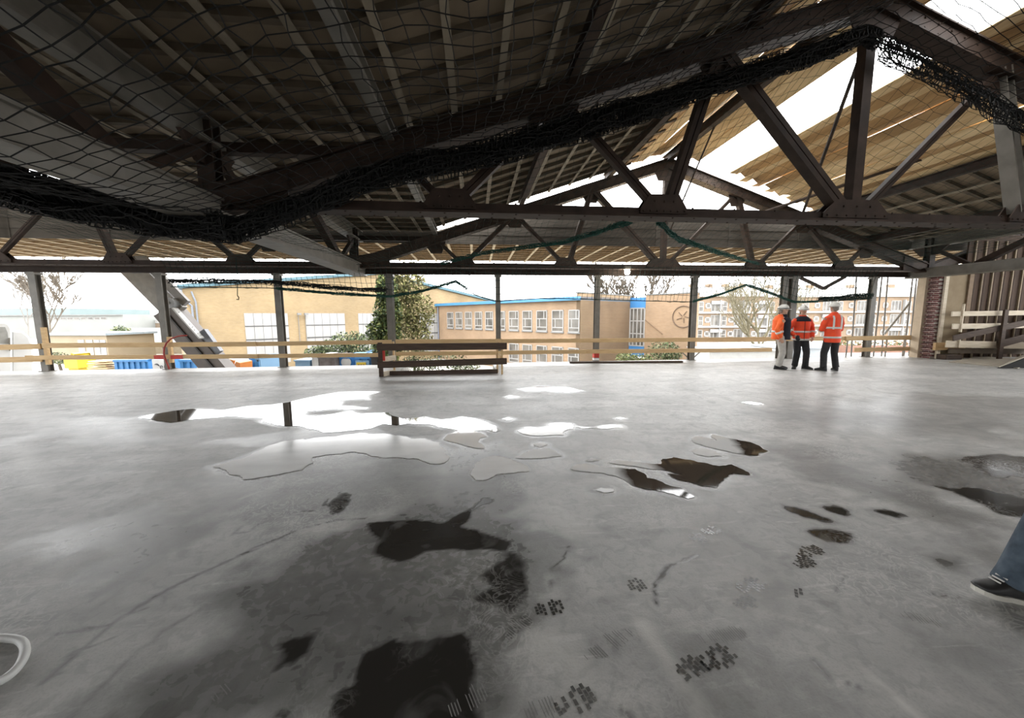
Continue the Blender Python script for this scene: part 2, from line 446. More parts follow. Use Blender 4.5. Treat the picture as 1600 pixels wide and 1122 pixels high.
m, nt, N, L, b = nodes_of('standing_water')
b.inputs['Base Color'].default_value = (.07, .066, .058, 1); b.inputs['Roughness'].default_value = .02
b.inputs['IOR'].default_value = 1.45; b.inputs['Specular IOR Level'].default_value = .62
g = N.new('ShaderNodeNewGeometry'); nz = N.new('ShaderNodeTexNoise'); nz.inputs['Scale'].default_value = 3; nz.inputs['Detail'].default_value = 5
L.new(g.outputs['Position'], nz.inputs['Vector']); rp = N.new('ShaderNodeValToRGB')
rp.color_ramp.elements[0].color = (.11, .105, .095, 1); rp.color_ramp.elements[1].color = (.05, .045, .04, 1)
rp.color_ramp.elements[0].position = .4; rp.color_ramp.elements[1].position = .6
L.new(nz.outputs['Fac'], rp.inputs['Fac']); L.new(rp.outputs[0], b.inputs['Base Color'])
WATER = m
MILK = mat('painted_sky_water', (.88, .88, .87), (.74, .74, .73), .14, 2.5, 6, 0, (1, 2, 1), 0, .65)  # near-white base colour stands in for the bright sky reflected in puddles


def half_skyrefl(name, p0, d, sharp=2.2, nzs=.35):
    """water with the sky reflection painted white on one side of a wandering line, dark beyond"""
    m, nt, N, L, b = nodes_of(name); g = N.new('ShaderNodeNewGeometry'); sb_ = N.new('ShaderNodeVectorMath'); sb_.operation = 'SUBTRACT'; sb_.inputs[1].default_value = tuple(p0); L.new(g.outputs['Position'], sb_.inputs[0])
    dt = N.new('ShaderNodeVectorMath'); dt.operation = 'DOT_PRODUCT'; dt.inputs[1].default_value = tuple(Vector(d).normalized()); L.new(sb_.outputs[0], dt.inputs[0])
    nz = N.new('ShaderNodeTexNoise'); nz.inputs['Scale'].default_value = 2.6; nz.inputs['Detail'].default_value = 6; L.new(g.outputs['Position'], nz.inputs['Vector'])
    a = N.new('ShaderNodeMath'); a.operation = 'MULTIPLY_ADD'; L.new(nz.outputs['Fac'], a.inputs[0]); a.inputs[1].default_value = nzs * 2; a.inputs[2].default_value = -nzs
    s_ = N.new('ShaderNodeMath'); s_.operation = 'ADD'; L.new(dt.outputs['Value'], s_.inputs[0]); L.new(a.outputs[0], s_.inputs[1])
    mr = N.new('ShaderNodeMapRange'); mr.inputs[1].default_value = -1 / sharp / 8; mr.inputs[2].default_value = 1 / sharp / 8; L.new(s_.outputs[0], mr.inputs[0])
    cr = N.new('ShaderNodeValToRGB'); cr.color_ramp.elements[0].color = (.06, .045, .032, 1); cr.color_ramp.elements[1].color = (.86, .86, .85, 1); L.new(mr.outputs[0], cr.inputs['Fac']); L.new(cr.outputs[0], b.inputs['Base Color'])  # pale end of the ramp is the painted sky reflection
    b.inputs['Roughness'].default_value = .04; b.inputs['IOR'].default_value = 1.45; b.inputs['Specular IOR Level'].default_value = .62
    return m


HALF = {0: half_skyrefl('painted_sky_water_long', onz(600, 668, 0), (0, -1, 0)), 9: half_skyrefl('painted_sky_water_slanting', onz(972, 738, 0), (-1, .25, 0), 2.2, .12), 10: half_skyrefl('painted_sky_water_ragged', onz(1030, 735, 0), (-1, 0, 0), 2.2, .15), 7: half_skyrefl('painted_sky_water_fingered', onz(1150, 703, 0), (-1, .6, 0), 2.2, .2)}
SKYREFL_IDS = {1, 2, 3, 4, 5, 6, 7, 8, 11, 12}
for ip, (lab, pts, _) in enumerate(PUDDLES):
    P = jag(on_floor(pts))
    k = near(P, .3); d = np.abs(sdist(pu[k], pv[k], P)); rimk[k] = np.maximum(rimk[k], np.exp(-(d / .035) ** 2)); wet[k] = np.maximum(wet[k], .55 * np.clip(1.2 - d / .09 + nz1[k], 0, 1))
    from mathutils.geometry import delaunay_2d_cdt
    vo, eo, fo, _a, _b, _c = delaunay_2d_cdt([Vector((p.x, p.y)) for p in P], [], [list(range(len(P)))], 1, 1e-5)
    tri = []
    for f in fo:
        ar_ = sum(vo[f[q]].x * vo[f[(q + 1) % len(f)]].y - vo[f[(q + 1) % len(f)]].x * vo[f[q]].y for q in range(len(f)))
        tri.append(tuple(f) if ar_ > 0 else tuple(reversed(f)))
    me = bpy.data.meshes.new('puddle'); me.from_pydata([(q.x, q.y, .004) for q in vo], [], tri); me.materials.append(HALF[ip] if ip in HALF else MILK if ip in SKYREFL_IDS else WATER)
    o = bpy.data.objects.new('puddle', me); C.objects.link(o)
    tag(o, lab, 'puddle', 'puddles on the concrete slab')

nu, nv = len(us), len(vs_)
co = np.stack([pu, pv, np.zeros_like(pu)], 1)
idx = np.arange(nu * nv).reshape(nu, nv)
Fq = np.stack([idx[:-1, :-1], idx[1:, :-1], idx[1:, 1:], idx[:-1, 1:]], -1)
cu, cv = (us[:-1] + us[1:]) / 2, (vs_[:-1] + vs_[1:]) / 2
keep = ~((cu[:, None] > NOTCH[0]) & (cu[:, None] < NOTCH[1]) & (cv[None] > NOTCH[2]))
Fq = Fq[keep].reshape(-1, 4)
# boot prints pressed as thin damp lugs into the same floor mesh
lug_v, lug_f, lug_w = [], [], []


LW = [.8]


def lug(c, ax, ay, w, h):
    b0 = len(lug_v); q = []
    for sx, sy in ((-1, -1), (1, -1), (1, 1), (-1, 1)):
        p = c + ax * (sx * w / 2 * random.uniform(.8, 1.1)) + ay * (sy * h / 2 * random.uniform(.8, 1.1)); q.append((p.x, p.y, .0018))
    lug_w.extend([LW[0]] * 4); lug_v.extend(q); lug_f.append((b0, b0 + 1, b0 + 2, b0 + 3))


def sole_w(t): return .050 + .022 * math.sin(min(1, t * 1.15) * PI) if t < .98 else .03


def bootprint(heel, toe, part='both', lugs=3, fine=False):
    a, b_ = onz(*heel, 0), onz(*toe, 0); ax = (b_ - a).normalized(); ay = Vector((-ax.y, ax.x, 0)); ln = (b_ - a).length
    n = int(ln / (.012 if fine else .0185)); LW[0] = .42 if fine else random.uniform(.6, .85)
    for i in range(n):
        t = (i + .5) / n
        if part == 'both' and .36 < t < .46: continue
        w = .092 * math.sqrt(max(0, 1 - ((t - .5) / .52) ** 4)) * (.85 if t < .4 else 1.05)
        if fine:
            if random.random() < .8: lug(a + ax * (t * ln) + ay * random.uniform(-.01, .01), ax, ay, .004, w * random.uniform(.6, 1))
            continue
        for j in range(lugs):
            s_ = (j + .5) / lugs - .5
            if random.random() < .22: continue
            lug(a + ax * (t * ln) + ay * (s_ * w + (w / lugs * .25 if i % 2 else -w / lugs * .25)), ax, ay, .0155, w / lugs * .84)


bootprint((868, 1108), (926, 1082)); bootprint((1062, 1056), (1098, 1034), 'heel'); bootprint((1098, 1040), (1142, 1016), 'sole')
bootprint((1243, 884), (1266, 873), 'heel'); bootprint((1250, 868), (1280, 856), 'sole'); bootprint((836, 954), (880, 946))
bootprint((1150, 948), (1178, 934), 'heel', 4); bootprint((1155, 922), (1190, 908), 'sole', 4); bootprint((1078, 842), (1100, 838), 'heel', 4); bootprint((1098, 832), (1124, 826), 'sole', 4)
bootprint((980, 916), (1007, 912), 'sole', 4); bootprint((1408, 962), (1468, 972), 'sole', 5, True); bootprint((1092, 1000), (1165, 988), 'sole', 5, True)
bootprint((915, 1030), (985, 985), 'both', 4, True); bootprint((820, 1118), (868, 1098), 'both', 4, True); bootprint((1240, 925), (1256, 930), 'heel')
bootprint((790, 1000), (830, 965), 'both', 3, True); bootprint((700, 1110), (760, 1080), 'both', 4, True); bootprint((330, 1095), (365, 1070), 'heel', 3, True)
base = len(co)
allv = np.concatenate([co, np.array(lug_v)]); nf = len(Fq)
me = bpy.data.meshes.new('floor'); me.from_pydata(allv.tolist(), [], Fq.tolist() + [tuple(base + i for i in f) for f in lug_f])
for nm, arr in (('wet', wet), ('lite', lite), ('rim', rimk)):
    at = me.attributes.new(nm, 'FLOAT', 'POINT'); at.data.foreach_set('value', np.concatenate([arr, (np.array(lug_w) if nm == 'wet' else np.zeros(len(lug_v)))]).astype(np.float32))
fl = bpy.data.objects.new('floor', me); C.objects.link(fl); tag(fl, 'grey stained concrete slab floor with puddles and boot prints', None, None, 'structure')

m, nt, N, L, b = nodes_of('stained_concrete')


def nd(t, **k):
    n = N.new(t)
    for a, v in k.items(): setattr(n, a, v)
    return n


def math_(op, a, b_=None, cl=False):
    n = nd('ShaderNodeMath', operation=op, use_clamp=cl)
    for i, x in enumerate((a, b_)):
        if x is None: continue
        if isinstance(x, (int, float)): n.inputs[i].default_value = x
        else: L.new(x, n.inputs[i])
    return n.outputs[0]


def noise(sc, det=5, st=(1, 1, 1), dist=0.0, rot=0):
    g = nd('ShaderNodeNewGeometry'); mp = nd('ShaderNodeMapping'); mp.inputs['Scale'].default_value = st; mp.inputs['Rotation'].default_value = (0, 0, rot)
    L.new(g.outputs['Position'], mp.inputs['Vector']); n = nd('ShaderNodeTexNoise'); n.inputs['Scale'].default_value = sc; n.inputs['Detail'].default_value = det; n.inputs['Distortion'].default_value = dist
    L.new(mp.outputs[0], n.inputs['Vector']); return n.outputs['Fac']


def ramp(x, stops):
    r = nd('ShaderNodeValToRGB')
    while len(r.color_ramp.elements) < len(stops): r.color_ramp.elements.new(.5)
    for e, (p, c) in zip(r.color_ramp.elements, stops): e.position = p; e.color = (*c, 1) if isinstance(c, tuple) else (c, c, c, 1)
    L.new(x, r.inputs['Fac']); return r.outputs['Color']


def mix(f, a, b_, mode='MIX'):
    n = nd('ShaderNodeMix', data_type='RGBA', blend_type=mode)
    for s, x in ((0, f), (6, a), (7, b_)):
        if isinstance(x, (int, float)): n.inputs[s].default_value = x
        elif isinstance(x, tuple): n.inputs[s].default_value = (*x, 1)
        else: L.new(x, n.inputs[s])
    return n.outputs[2]


aw = nd('ShaderNodeAttribute', attribute_name='wet').outputs['Fac']; al = nd('ShaderNodeAttribute', attribute_name='lite').outputs['Fac']; ar = nd('ShaderNodeAttribute', attribute_name='rim').outputs['Fac']
big = noise(.45, 6, (1, 1.6, 1), .6); med = noise(2.2, 8, (1, 1, 1), 1.2); fine = noise(14, 8, dist=.8); grit = noise(90, 3); streak = noise(1.6, 6, (.35, 2.2, 1), .5, .25); scr = noise(5, 9, (.5, 3, 1), 1.5, .9)
base_c = ramp(big, [(.3, (.36, .358, .345)), (.5, (.47, .465, .445)), (.7, (.55, .54, .515))])
base_c = mix(math_('MULTIPLY', ramp(med, [(.35, 0.0), (.65, 1.0)]), .45), base_c, (.33, .33, .32))
base_c = mix(math_('MULTIPLY', ramp(streak, [(.52, 0.0), (.62, 1.0)]), .33), base_c, (.25, .247, .24))
base_c = mix(math_('MULTIPLY', ramp(scr, [(.60, 0.0), (.66, 1.0)]), .35), base_c, (.62, .61, .59))
base_c = mix(math_('MULTIPLY', ramp(fine, [(.38, 1.0), (.5, 0.0)]), .35), base_c, (.24, .238, .23))
base_c = mix(math_('MULTIPLY', ramp(grit, [(.35, 1.0), (.5, 0.0)]), .25), base_c, (.26, .258, .25))
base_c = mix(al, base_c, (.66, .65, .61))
w1 = math_('ADD', aw, math_('MULTIPLY', math_('SUBTRACT', fine, .5), .36)); w1 = math_('ADD', w1, math_('MULTIPLY', math_('SUBTRACT', med, .5), .22))
wm = ramp(w1, [(.08, 0.0), (.42, .42), (.68, .80), (.86, 1.0)])
col = mix(wm, base_c, (.030, .028, .025))
rmk = math_('MULTIPLY', ramp(math_('ADD', ar, math_('MULTIPLY', math_('SUBTRACT', fine, .5), .8)), [(.55, 0.0), (.8, 1.0)]), .4)
sw = ramp(noise(7, 10, (1, 1, 1), 3.5), [(.44, 0.0), (.5, 1.0), (.56, 0.0)]); sm_ = ramp(noise(.9, 4), [(.5, 0.0), (.62, 1.0)])
col = mix(math_('MULTIPLY', math_('MULTIPLY', sw, sm_), .45), col, (.62, .61, .58))
bl = ramp(noise(3.2, 9, (1, 1, 1), 1.0), [(.56, 0.0), (.66, 1.0)]); col = mix(math_('MULTIPLY', bl, .38), col, (.20, .198, .19))
col = mix(rmk, col, (.6, .59, .57))
L.new(col, b.inputs['Base Color'])
rg = math_('SUBTRACT', .50, math_('MULTIPLY', wm, .37)); rg = math_('ADD', rg, math_('MULTIPLY', math_('SUBTRACT', med, .5), .25)); L.new(rg, b.inputs['Roughness'])
b.inputs['Specular IOR Level'].default_value = .45
bp = nd('ShaderNodeBump'); bp.inputs['Strength'].default_value = .28; bp.inputs['Distance'].default_value = .006
hh = math_('ADD', math_('MULTIPLY', fine, .6), math_('MULTIPLY', grit, .4)); hh = math_('MULTIPLY', hh, math_('SUBTRACT', 1.0, math_('MULTIPLY', wm, .8))); L.new(hh, bp.inputs['Height']); L.new(bp.outputs[0], b.inputs['Normal'])
me.materials.append(m)
CONC = mat('slab_edge_concrete', (.33, .32, .30), (.25, .24, .22), .85, 4, 5, .2)
sb = MB(); sb.span((-26, -9, -.32), (NOTCH[0], 11.95, -.004)); sb.span((NOTCH[1], -9, -.32), (24, 11.95, -.004)); sb.span((NOTCH[0], -9, -.32), (NOTCH[1], NOTCH[2], -.004))
struct('floor_slab', sb, CONC, 'concrete slab body under the floor, cut back behind the timber barrier')

# ------------------------------------------------------------------ roof decks
UR, S3, ZC, ZA, VN, VF = 5.88, 3.1, 2.98, 6.05, 5.51, 11.42
SL = .33; UF = -1.1; ZF = 4.05


def zl(u): return ZF + SL * (u - UF)


ZR = zl(UR)


def deck(name, u0, z0, u1, z1, v0, v1, label, ribs=True, mats=None, pitch=.5, strip=.65):
    b_ = MB(); mats = mats or [DECK, DRIB, STRIP]
    d = Vector((u1 - u0, 0, z1 - z0)); ln = d.length; d.normalize(); n = Vector((-d.z, 0, d.x))
    if n.z < 0: n = -n
    t = .05
    P = lambda s, v, h: Vector((u0, v, z0)) + d * s + n * h
    b_.add([P(0, v0, .08), P(ln, v0, .08), P(ln, v1, .08), P(0, v1, .08), P(0, v0, .13), P(ln, v0, .13), P(ln, v1, .13), P(0, v1, .13)], [(0, 1, 2, 3), (7, 6, 5, 4), (0, 4, 5, 1), (1, 5, 6, 2), (2, 6, 7, 3), (3, 7, 4, 0)])
    if ribs:
        v = v0 + pitch / 2
        while v < v1:
            b_.add([P(0, v - .05, 0), P(ln, v - .05, 0), P(ln, v + .03, 0), P(0, v + .03, 0), P(0, v - .05, .085), P(ln, v - .05, .085), P(ln, v + .03, .085), P(0, v + .03, .085)], [(0, 3, 2, 1), (0, 1, 5, 4), (2, 3, 7, 6), (1, 2, 6, 5), (3, 0, 4, 7)], 1); v += pitch
        s = strip * .4
        while s < ln:
            b_.add([P(s - .045, v0, -.012), P(s + .045, v0, -.012), P(s + .045, v1, -.012), P(s - .045, v1, -.012), P(s - .045, v0, 0), P(s + .045, v0, 0), P(s + .045, v1, 0), P(s - .045, v1, 0)], [(0, 1, 2, 3), (0, 4, 5, 1), (2, 6, 7, 3), (1, 5, 6, 2), (3, 7, 4, 0)], 2); s += strip
    return struct(name, b_, mats, label)


def boards(name, u0, z0, u1, z1, v0, v1, label, w=.3, ragged=0.0):
    """lapped boards running along the hall, each a little tilted"""
    b_ = MB(); d = Vector((u1 - u0, 0, z1 - z0)); ln = d.length; d.normalize(); n = Vector((-d.z, 0, d.x)); n = n if n.z > 0 else -n
    k = max(1, round(ln / w)); w = ln / k
    for i in range(k):
        a, c = i * w, (i + 1) * w + .03; h0, h1 = random.uniform(0, .02), random.uniform(.04, .11)
        if i % 2: h0, h1 = h1, h0
        nseg = 12; va = v0 + random.uniform(-ragged, ragged); vb = v1 + random.uniform(-ragged, ragged); vs = []
        for j in range(nseg + 1):
            v = va + (vb - va) * j / nseg; wv = .012 * math.sin(v * 1.7 + i * 2.1)
            for s, h in ((a, h0), (c, h1), (c, h1 + .02), (a, h0 + .02)): vs.append(Vector((u0, v, z0)) + d * s + n * (h + wv))
        fs = []
        for j in range(nseg):
            for q in range(4): fs.append((j * 4 + q, j * 4 + (q + 1) % 4, j * 4 + 4 + (q + 1) % 4, j * 4 + 4 + q))
        fs += [(0, 1, 2, 3), (nseg * 4 + 3, nseg * 4 + 2, nseg * 4 + 1, nseg * 4)]
        b_.add(vs, fs, random.choice((0, 1)))
    return struct(name, b_, [TAN, TAN2], label)


VB = -9.0
deck('ceiling_left_slope', UF, ZF, UR - 1.2, zl(UR - 1.2), VB, 11.4, 'dim grey-brown ribbed roof underside rising to the ridge')
boards('ceiling_ridge', UR - 1.4, zl(UR - 1.4), UR + .05, ZR, VB, 11.35, 'boarded roof strip just left of the ridge', .3)
zr = lambda u: ZR - SL * (u - UR)
boards('ceiling_ridge_right', UR + .05, zr(UR + .05), 6.72, zr(6.72), VB, 11.25, 'sunlit tan boards beside the open roof strip', .22, .12)
boards('ceiling_light_block_rear', 6.6, zr(6.6), 7.8, zr(7.8), VB, 1.5, 'unseen boards added to shut off the roof light behind the viewer')  # unseen boards added to stop light from the open strip
boards('ceiling_right_slope', 7.72, zr(7.72), 10.8, zr(10.8), VB, 11.2, 'tan lapped boards below the open roof strip', .24, .16)
deck('ceiling_right_lower', 10.8, zr(10.8), 12.86, zr(12.86), VB, 11.9, 'ribbed panels low on the right roof slope')
deck('ceiling_right_flat', 12.86, ZF, 17.5, ZF, VB, 11.9, 'flat ribbed ceiling over the right valley')
deck('ceiling_left_flat', -5.74, ZF, UF, ZF, VB, 11.9, 'flat ribbed ceiling over the left valley')
deck('ceiling_left_bay', -12.0, ZF + SL * 6.26, -5.74, ZF, VB, 11.4, 'ribbed roof slope of the next bay on the left')
deck('ceiling_left_bay_far', -19.7, ZF, -12.72, ZF + SL * 6.98, VB, 11.4, 'far roof slope of the next bay on the left')
deck('ceiling_right_bay', 17.5, ZF, 24.4, ZF + SL * 6.9, VB, 11.4, 'ribbed roof slope of the next bay on the right')
deck('ceiling_far', -26, 3.98, 24.5, 3.98, 11.98, 17.6, 'sand-coloured ribbed canopy beyond the gable line', True, [mat('sunny_sand_board', (.72, .58, .38), (.60, .46, .28), .9, 2, 5), mat('sand_rib', (.34, .25, .15), None, .9), mat('sand_strip', (.78, .66, .46), None, .9)], .5, .8)


def gable(name, uc, label):
    b_ = MB(); zt = 4.62; hw = 6.98
    ex = (zt - ZF) / SL
    b_.prism([(uc - hw, 11.92, 3.72), (uc + hw, 11.92, 3.72), (uc + hw, 11.92, ZF + .05), (uc + hw - ex, 11.92, zt), (uc - hw + ex, 11.92, zt), (uc - hw, 11.92, ZF + .05)], (0, .05, 0))
    for k in range(2): b_.span((uc - hw + .3, 11.905, 3.98 + .28 * k), (uc + hw - .3, 11.92, 4.0 + .28 * k))
    for k in range(5):
        u = uc - 5 + k * 2.5; b_.span((u - .02, 11.9, 3.72), (u + .02, 11.92, zt))
    struct(name, b_, FASC, label)


gable('wall_far_gable', UR, 'remaining strip of grey gable sheeting under the open gable')
gable('wall_right_gable', UR + 18.6, 'gable sheeting strip of the bay on the right')
gable('wall_left_gable', UR - 18.6, 'gable sheeting strip of the bay on the left')
for i, (a, c) in enumerate(((-5.74, UF), (12.86, 17.5))):
    b_ = MB(); b_.span((a, 11.93, 3.72), (c, 11.97, 4.12)); struct('wall_far_valley', b_, FASC, 'fascia sheet closing the %s valley' % ('left', 'right')[i])

b_ = MB(); b_.span((-26, -9.1, 0), (24, -9, 1.6)); b_.span((-26, -9.1, 2.45), (24, -9, 6.6))  # unseen wall added to cut the back light; its openings let fill in
for k in range(9): b_.span((-26 + k * 6.1, -9.1, 1.6), (-24.6 + k * 6.1, -9, 2.45))
struct('wall_back_light_block', b_, [mat('added_back_wall', (.16, .14, .115), (.12, .105, .085), .9, .8)], 'unseen wall added behind the viewer, gapped to set the fill light')
# purlins
PZ = -.11
for nm, u, z, lab in (('purlin', UF, ZF, 'steel purlin where the left flat ceiling turns into the slope'), ('purlin', 1.38, zl(1.38), 'steel purlin low on the left roof slope'), ('purlin', 3.97, zl(3.97), 'steel purlin high on the left roof slope'),
                      ('purlin', 10.72, zr(10.72), 'steel purlin at the lower edge of the tan boards'), ('purlin', 12.86, ZF, 'steel purlin at the foot of the right roof slope')):
    b_ = MB(); b_.ibeam((u, VB, z + PZ), (u, 11.5, z + PZ), .13, .2, .02); o = b_.build(nm, [STEELD] if u > 5 else [GREY] if u == UF else [STEEL]); tag(o, lab, 'purlin', 'steel roof purlins')
b_ = MB()
b_.ibeam((UR, VB, ZR - .14), (UR, 11.6, ZR - .14), .16, .22, .02); tag(b_.build('ridge_purlin', STEELD), 'steel purlin running under the ridge', 'purlin')
# ------------------------------------------------------------------ trusses
def truss(uc, v, label, ms, near_=False):
    root = thing('roof_truss', (uc, v, ZC - .1), label, 'roof truss', 'riveted steel roof trusses')
    hs = 3 * S3
    top = lambda k: Vector((uc + k * S3, v, ZC + (ZA - ZC) * (1 - abs(k) / 3)))
    bot = lambda k: Vector((uc + k * S3, v, ZC))
    b_ = MB(); b_.span((uc - hs, v - .05, ZC - .02), (uc + hs, v + .05, ZC + .09)); b_.span((uc - hs, v - .15, ZC - .06), (uc + hs, v + .15, ZC - .03))
    for k in range(-28, 29):
        for y in (-.10, .10): b_.ell((uc + k * .33, v + y, ZC - .062), (.017, .017, .012), 6, 4)
    for y in (-.052,):
        for k in range(-14, 15): b_.ell((uc + k * .66, v + y, ZC + .09), (.017, .012, .017), 6, 4)
    b_.build('bottom_chord', ms, root)
    for s in (-1, 1):
        b_ = MB(); p, q = top(s * 3), top(0)
        nrm = Vector((0, 0, 1))
        for y in (-.075, .075):
            b_.beam(p, q, .035, .27, nrm, 0, (y, 0))
        b_.beam(p, q, .30, .022, nrm, 0, (0, .135)); b_.beam(p, q, .30, .022, nrm, 0, (0, -.135))
        d = q - p; n = int(d.length / .24)
        for i in range(n):
            c = p + d * ((i + .5) / n)
            for h in (-.07, .07): b_.ell(c + Vector((0, -.098, h)), (.018, .014, .018), 6, 4)
            for y in (-.11, .11): b_.ell(c + Vector((0, y, -.155)), (.018, .018, .014), 6, 4)
        b_.build('top_chord', ms, root)
    b_ = MB(); b_.span((uc - .075, v - .075, ZC), (uc + .075, v + .075, ZA + .05)); b_.build('king_post', ms, root)
    web = [(0, .75, .17), (1, .75, .15), (1, 1.5, .11), (2, 1.5, .13), (2, 2.25, .10)]
    for s in (-1, 1):
        for kb, kt, w in web:
            p, q = bot(s * kb) + Vector((s * (.16 if kb == 0 else (.1 if kt > kb else -.1)), 0, .12)), top(s * kt)
            m_ = MB(); dd = (q - p).normalized(); p = p + dd * .05
            if kb == 0 and s == 1: w = .10
            if near_ and s == 1 and kb == 1 and kt == .75:
                m_.beam(p, q, .02, .2, (0, 1, 0), 0, (-.06, 0)); m_.beam(p, q, .02, .2, (0, 1, 0), 0, (.06, 0)); m_.build('web_member', GREY, root); continue
            m_.beam(p, q, w * .45, w, (0, 1, 0), 0, (-w * .27, 0)); m_.beam(p, q, w * .45, w, (0, 1, 0), 0, (w * .27, 0)); m_.beam(p, q, w * .5, w * .5, (0, 1, 0))
            m_.build('web_member', ms, root)
    for k in range(-2, 3):
        c = bot(k); w = .56 if k == 0 else .36
        for y in (-.09, .07):
            m_ = MB(); m_.prism([c + Vector((-w, y, .0)), c + Vector((w, y, .0)), c + Vector((w, y, .06)), c + Vector((w * .62, y, .27)), c + Vector((-w * .62, y, .27)), c + Vector((-w, y, .06))], (0, .02, 0))
            for i in range(7): m_.ell(c + Vector(((i - 3) * w * .29, y - .004, .035)), (.018, .014, .018), 6, 4)
            for i in (-1, 0, 1): m_.ell(c + Vector((i * w * .4, y - .004, .17)), (.018, .014, .018), 6, 4)
            m_.build('gusset_plate', ms, root)
    for k in (-2.25, -1.5, -.75, .75, 1.5, 2.25):
        c = top(k); sg = -1 if k < 0 else 1
        m_ = MB(); m_.prism([c + Vector((-.34, -.02, -.02 + .34 * SL * sg)), c + Vector((.34, -.02, -.02 - .34 * SL * sg)), c + Vector((.16, -.02, -.40)), c + Vector((-.16, -.02, -.40))], (0, .04, 0)); m_.build('gusset_plate', ms, root)
    c = top(0); m_ = MB(); m_.prism([c + Vector((-.5, -.10, -.1)), c + Vector((0, -.10, .12)), c + Vector((.5, -.10, -.1)), c + Vector((.3, -.10, -.5)), c + Vector((-.3, -.10, -.5))], (0, .02, 0)); m_.build('gusset_plate', ms, root)
    for s in (-1, 1):
        c = bot(s * 3); m_ = MB()
        m_.prism([c + Vector((-.05 * s, -.12, -.1)), c + Vector((-1.0 * s, -.12, -.06)), c + Vector((-1.0 * s, -.12, .42)), c + Vector((-.05 * s, -.12, .25))], (0, .03, 0)); m_.build('end_plate', ms, root)
    return root


truss(UR, VN, 'large dark steel truss close overhead, netting bunched along its top chord', STEELD, True)
truss(UR, VF, 'steel truss under the open white gable at the far side', STEEL)
truss(UR - 6 * S3, VN, 'dark steel truss of the left bay, behind the thick black net roll', STEELD)
truss(UR - 6 * S3, VF, 'far steel truss of the left bay, above the crane boom', STEELD)
truss(UR + 6 * S3, VF, 'far steel truss of the right bay, above the boarded end wall', STEEL)


def girder(u, label):
    root = thing('valley_girder', (u, VN, 2.7), label, 'girder', 'lattice girders under the roof valleys')
    b_ = MB(); b_.span((u - .2, VB, 2.72), (u + .2, 11.9, 2.76)); b_.span((u - .17, VB, 2.76), (u - .13, 11.9, 3.0)); b_.span((u + .13, VB, 2.76), (u + .17, 11.9, 3.0)); b_.span((u - .21, VB, 3.0), (u + .21, 11.9, 3.03))
    b_.build('bottom_chord', GREY, root)
    b_ = MB(); b_.span((u - .13, VB, 3.72), (u + .13, 11.9, 3.76)); b_.span((u - .02, VB, 3.76), (u + .02, 11.9, 4.0)); b_.span((u - .13, VB, 4.0), (u + .13, 11.9, 4.03)); b_.build('top_chord', GREY, root)
    for v in (VN - 6, VN, VF - .05):
        b_ = MB(); b_.ibeam((u, v, 2.8), (u, v, 4.0), .2, .2, .02, (0, 1, 0)); b_.build('vertical_post', STEELD, root)
        b_ = MB(); b_.prism([(u - .03, v - .5, 3.72), (u - .03, v + .5, 3.72), (u - .03, v + .25, 3.45), (u - .03, v - .25, 3.45)], (.06, 0, 0)); b_.build('gusset_plate', STEELD, root)
    for v in (VN - 6, VN, VF):
        for a, c, w in ((-1.15, 0, .10), (-1.3, -2.75, .16), (1.15, 0, .10), (1.3, 2.75, .16)):
            if VB < v + c < 11.5 and v + a < 11.5:
                b_ = MB(); b_.beam((u, v + a, 3.0), (u, v + c, 3.75), w, w, (1, 0, 0)); b_.build('diagonal', STEELD, root)
    return root


UV = UR - 9.3
girder(UV, 'lattice girder along the left valley, running to the far column')
girder(UR + 9.3, 'lattice girder along the right valley')
for u0, v, lab in ((UV, VN, 'horizontal steel strut across the left valley beside the near truss'), (UV, VF - .02, 'horizontal steel strut across the left valley beside the far truss')):
    b_ = MB(); b_.beam((u0 - 2.4, v + .22, 3.78), (u0 + 2.0, v + .22, 3.78), .14, .13); tag(b_.build('valley_strut', STEELD), lab, 'strut')
for a, c, r_, lab in ((onv(1118, 193, 9.2), onv(1045, 365, VF - .2), .022, 'thin bracing rod hanging beside the far king post'), (onv(1347, 80, VN + .12), onv(1250, 345, 8.4), .03, 'thin bracing rod sloping away from the near truss peak'),
                      (onv(1180, 336, 9.0), onv(1592, 198, 7.5), .035, 'thin tie rod slanting below the tan boards')):
    b_ = MB(); b_.tube([a, c], r_, 8); tag(b_.build('bracing_rod', STEEL), lab, 'rod')

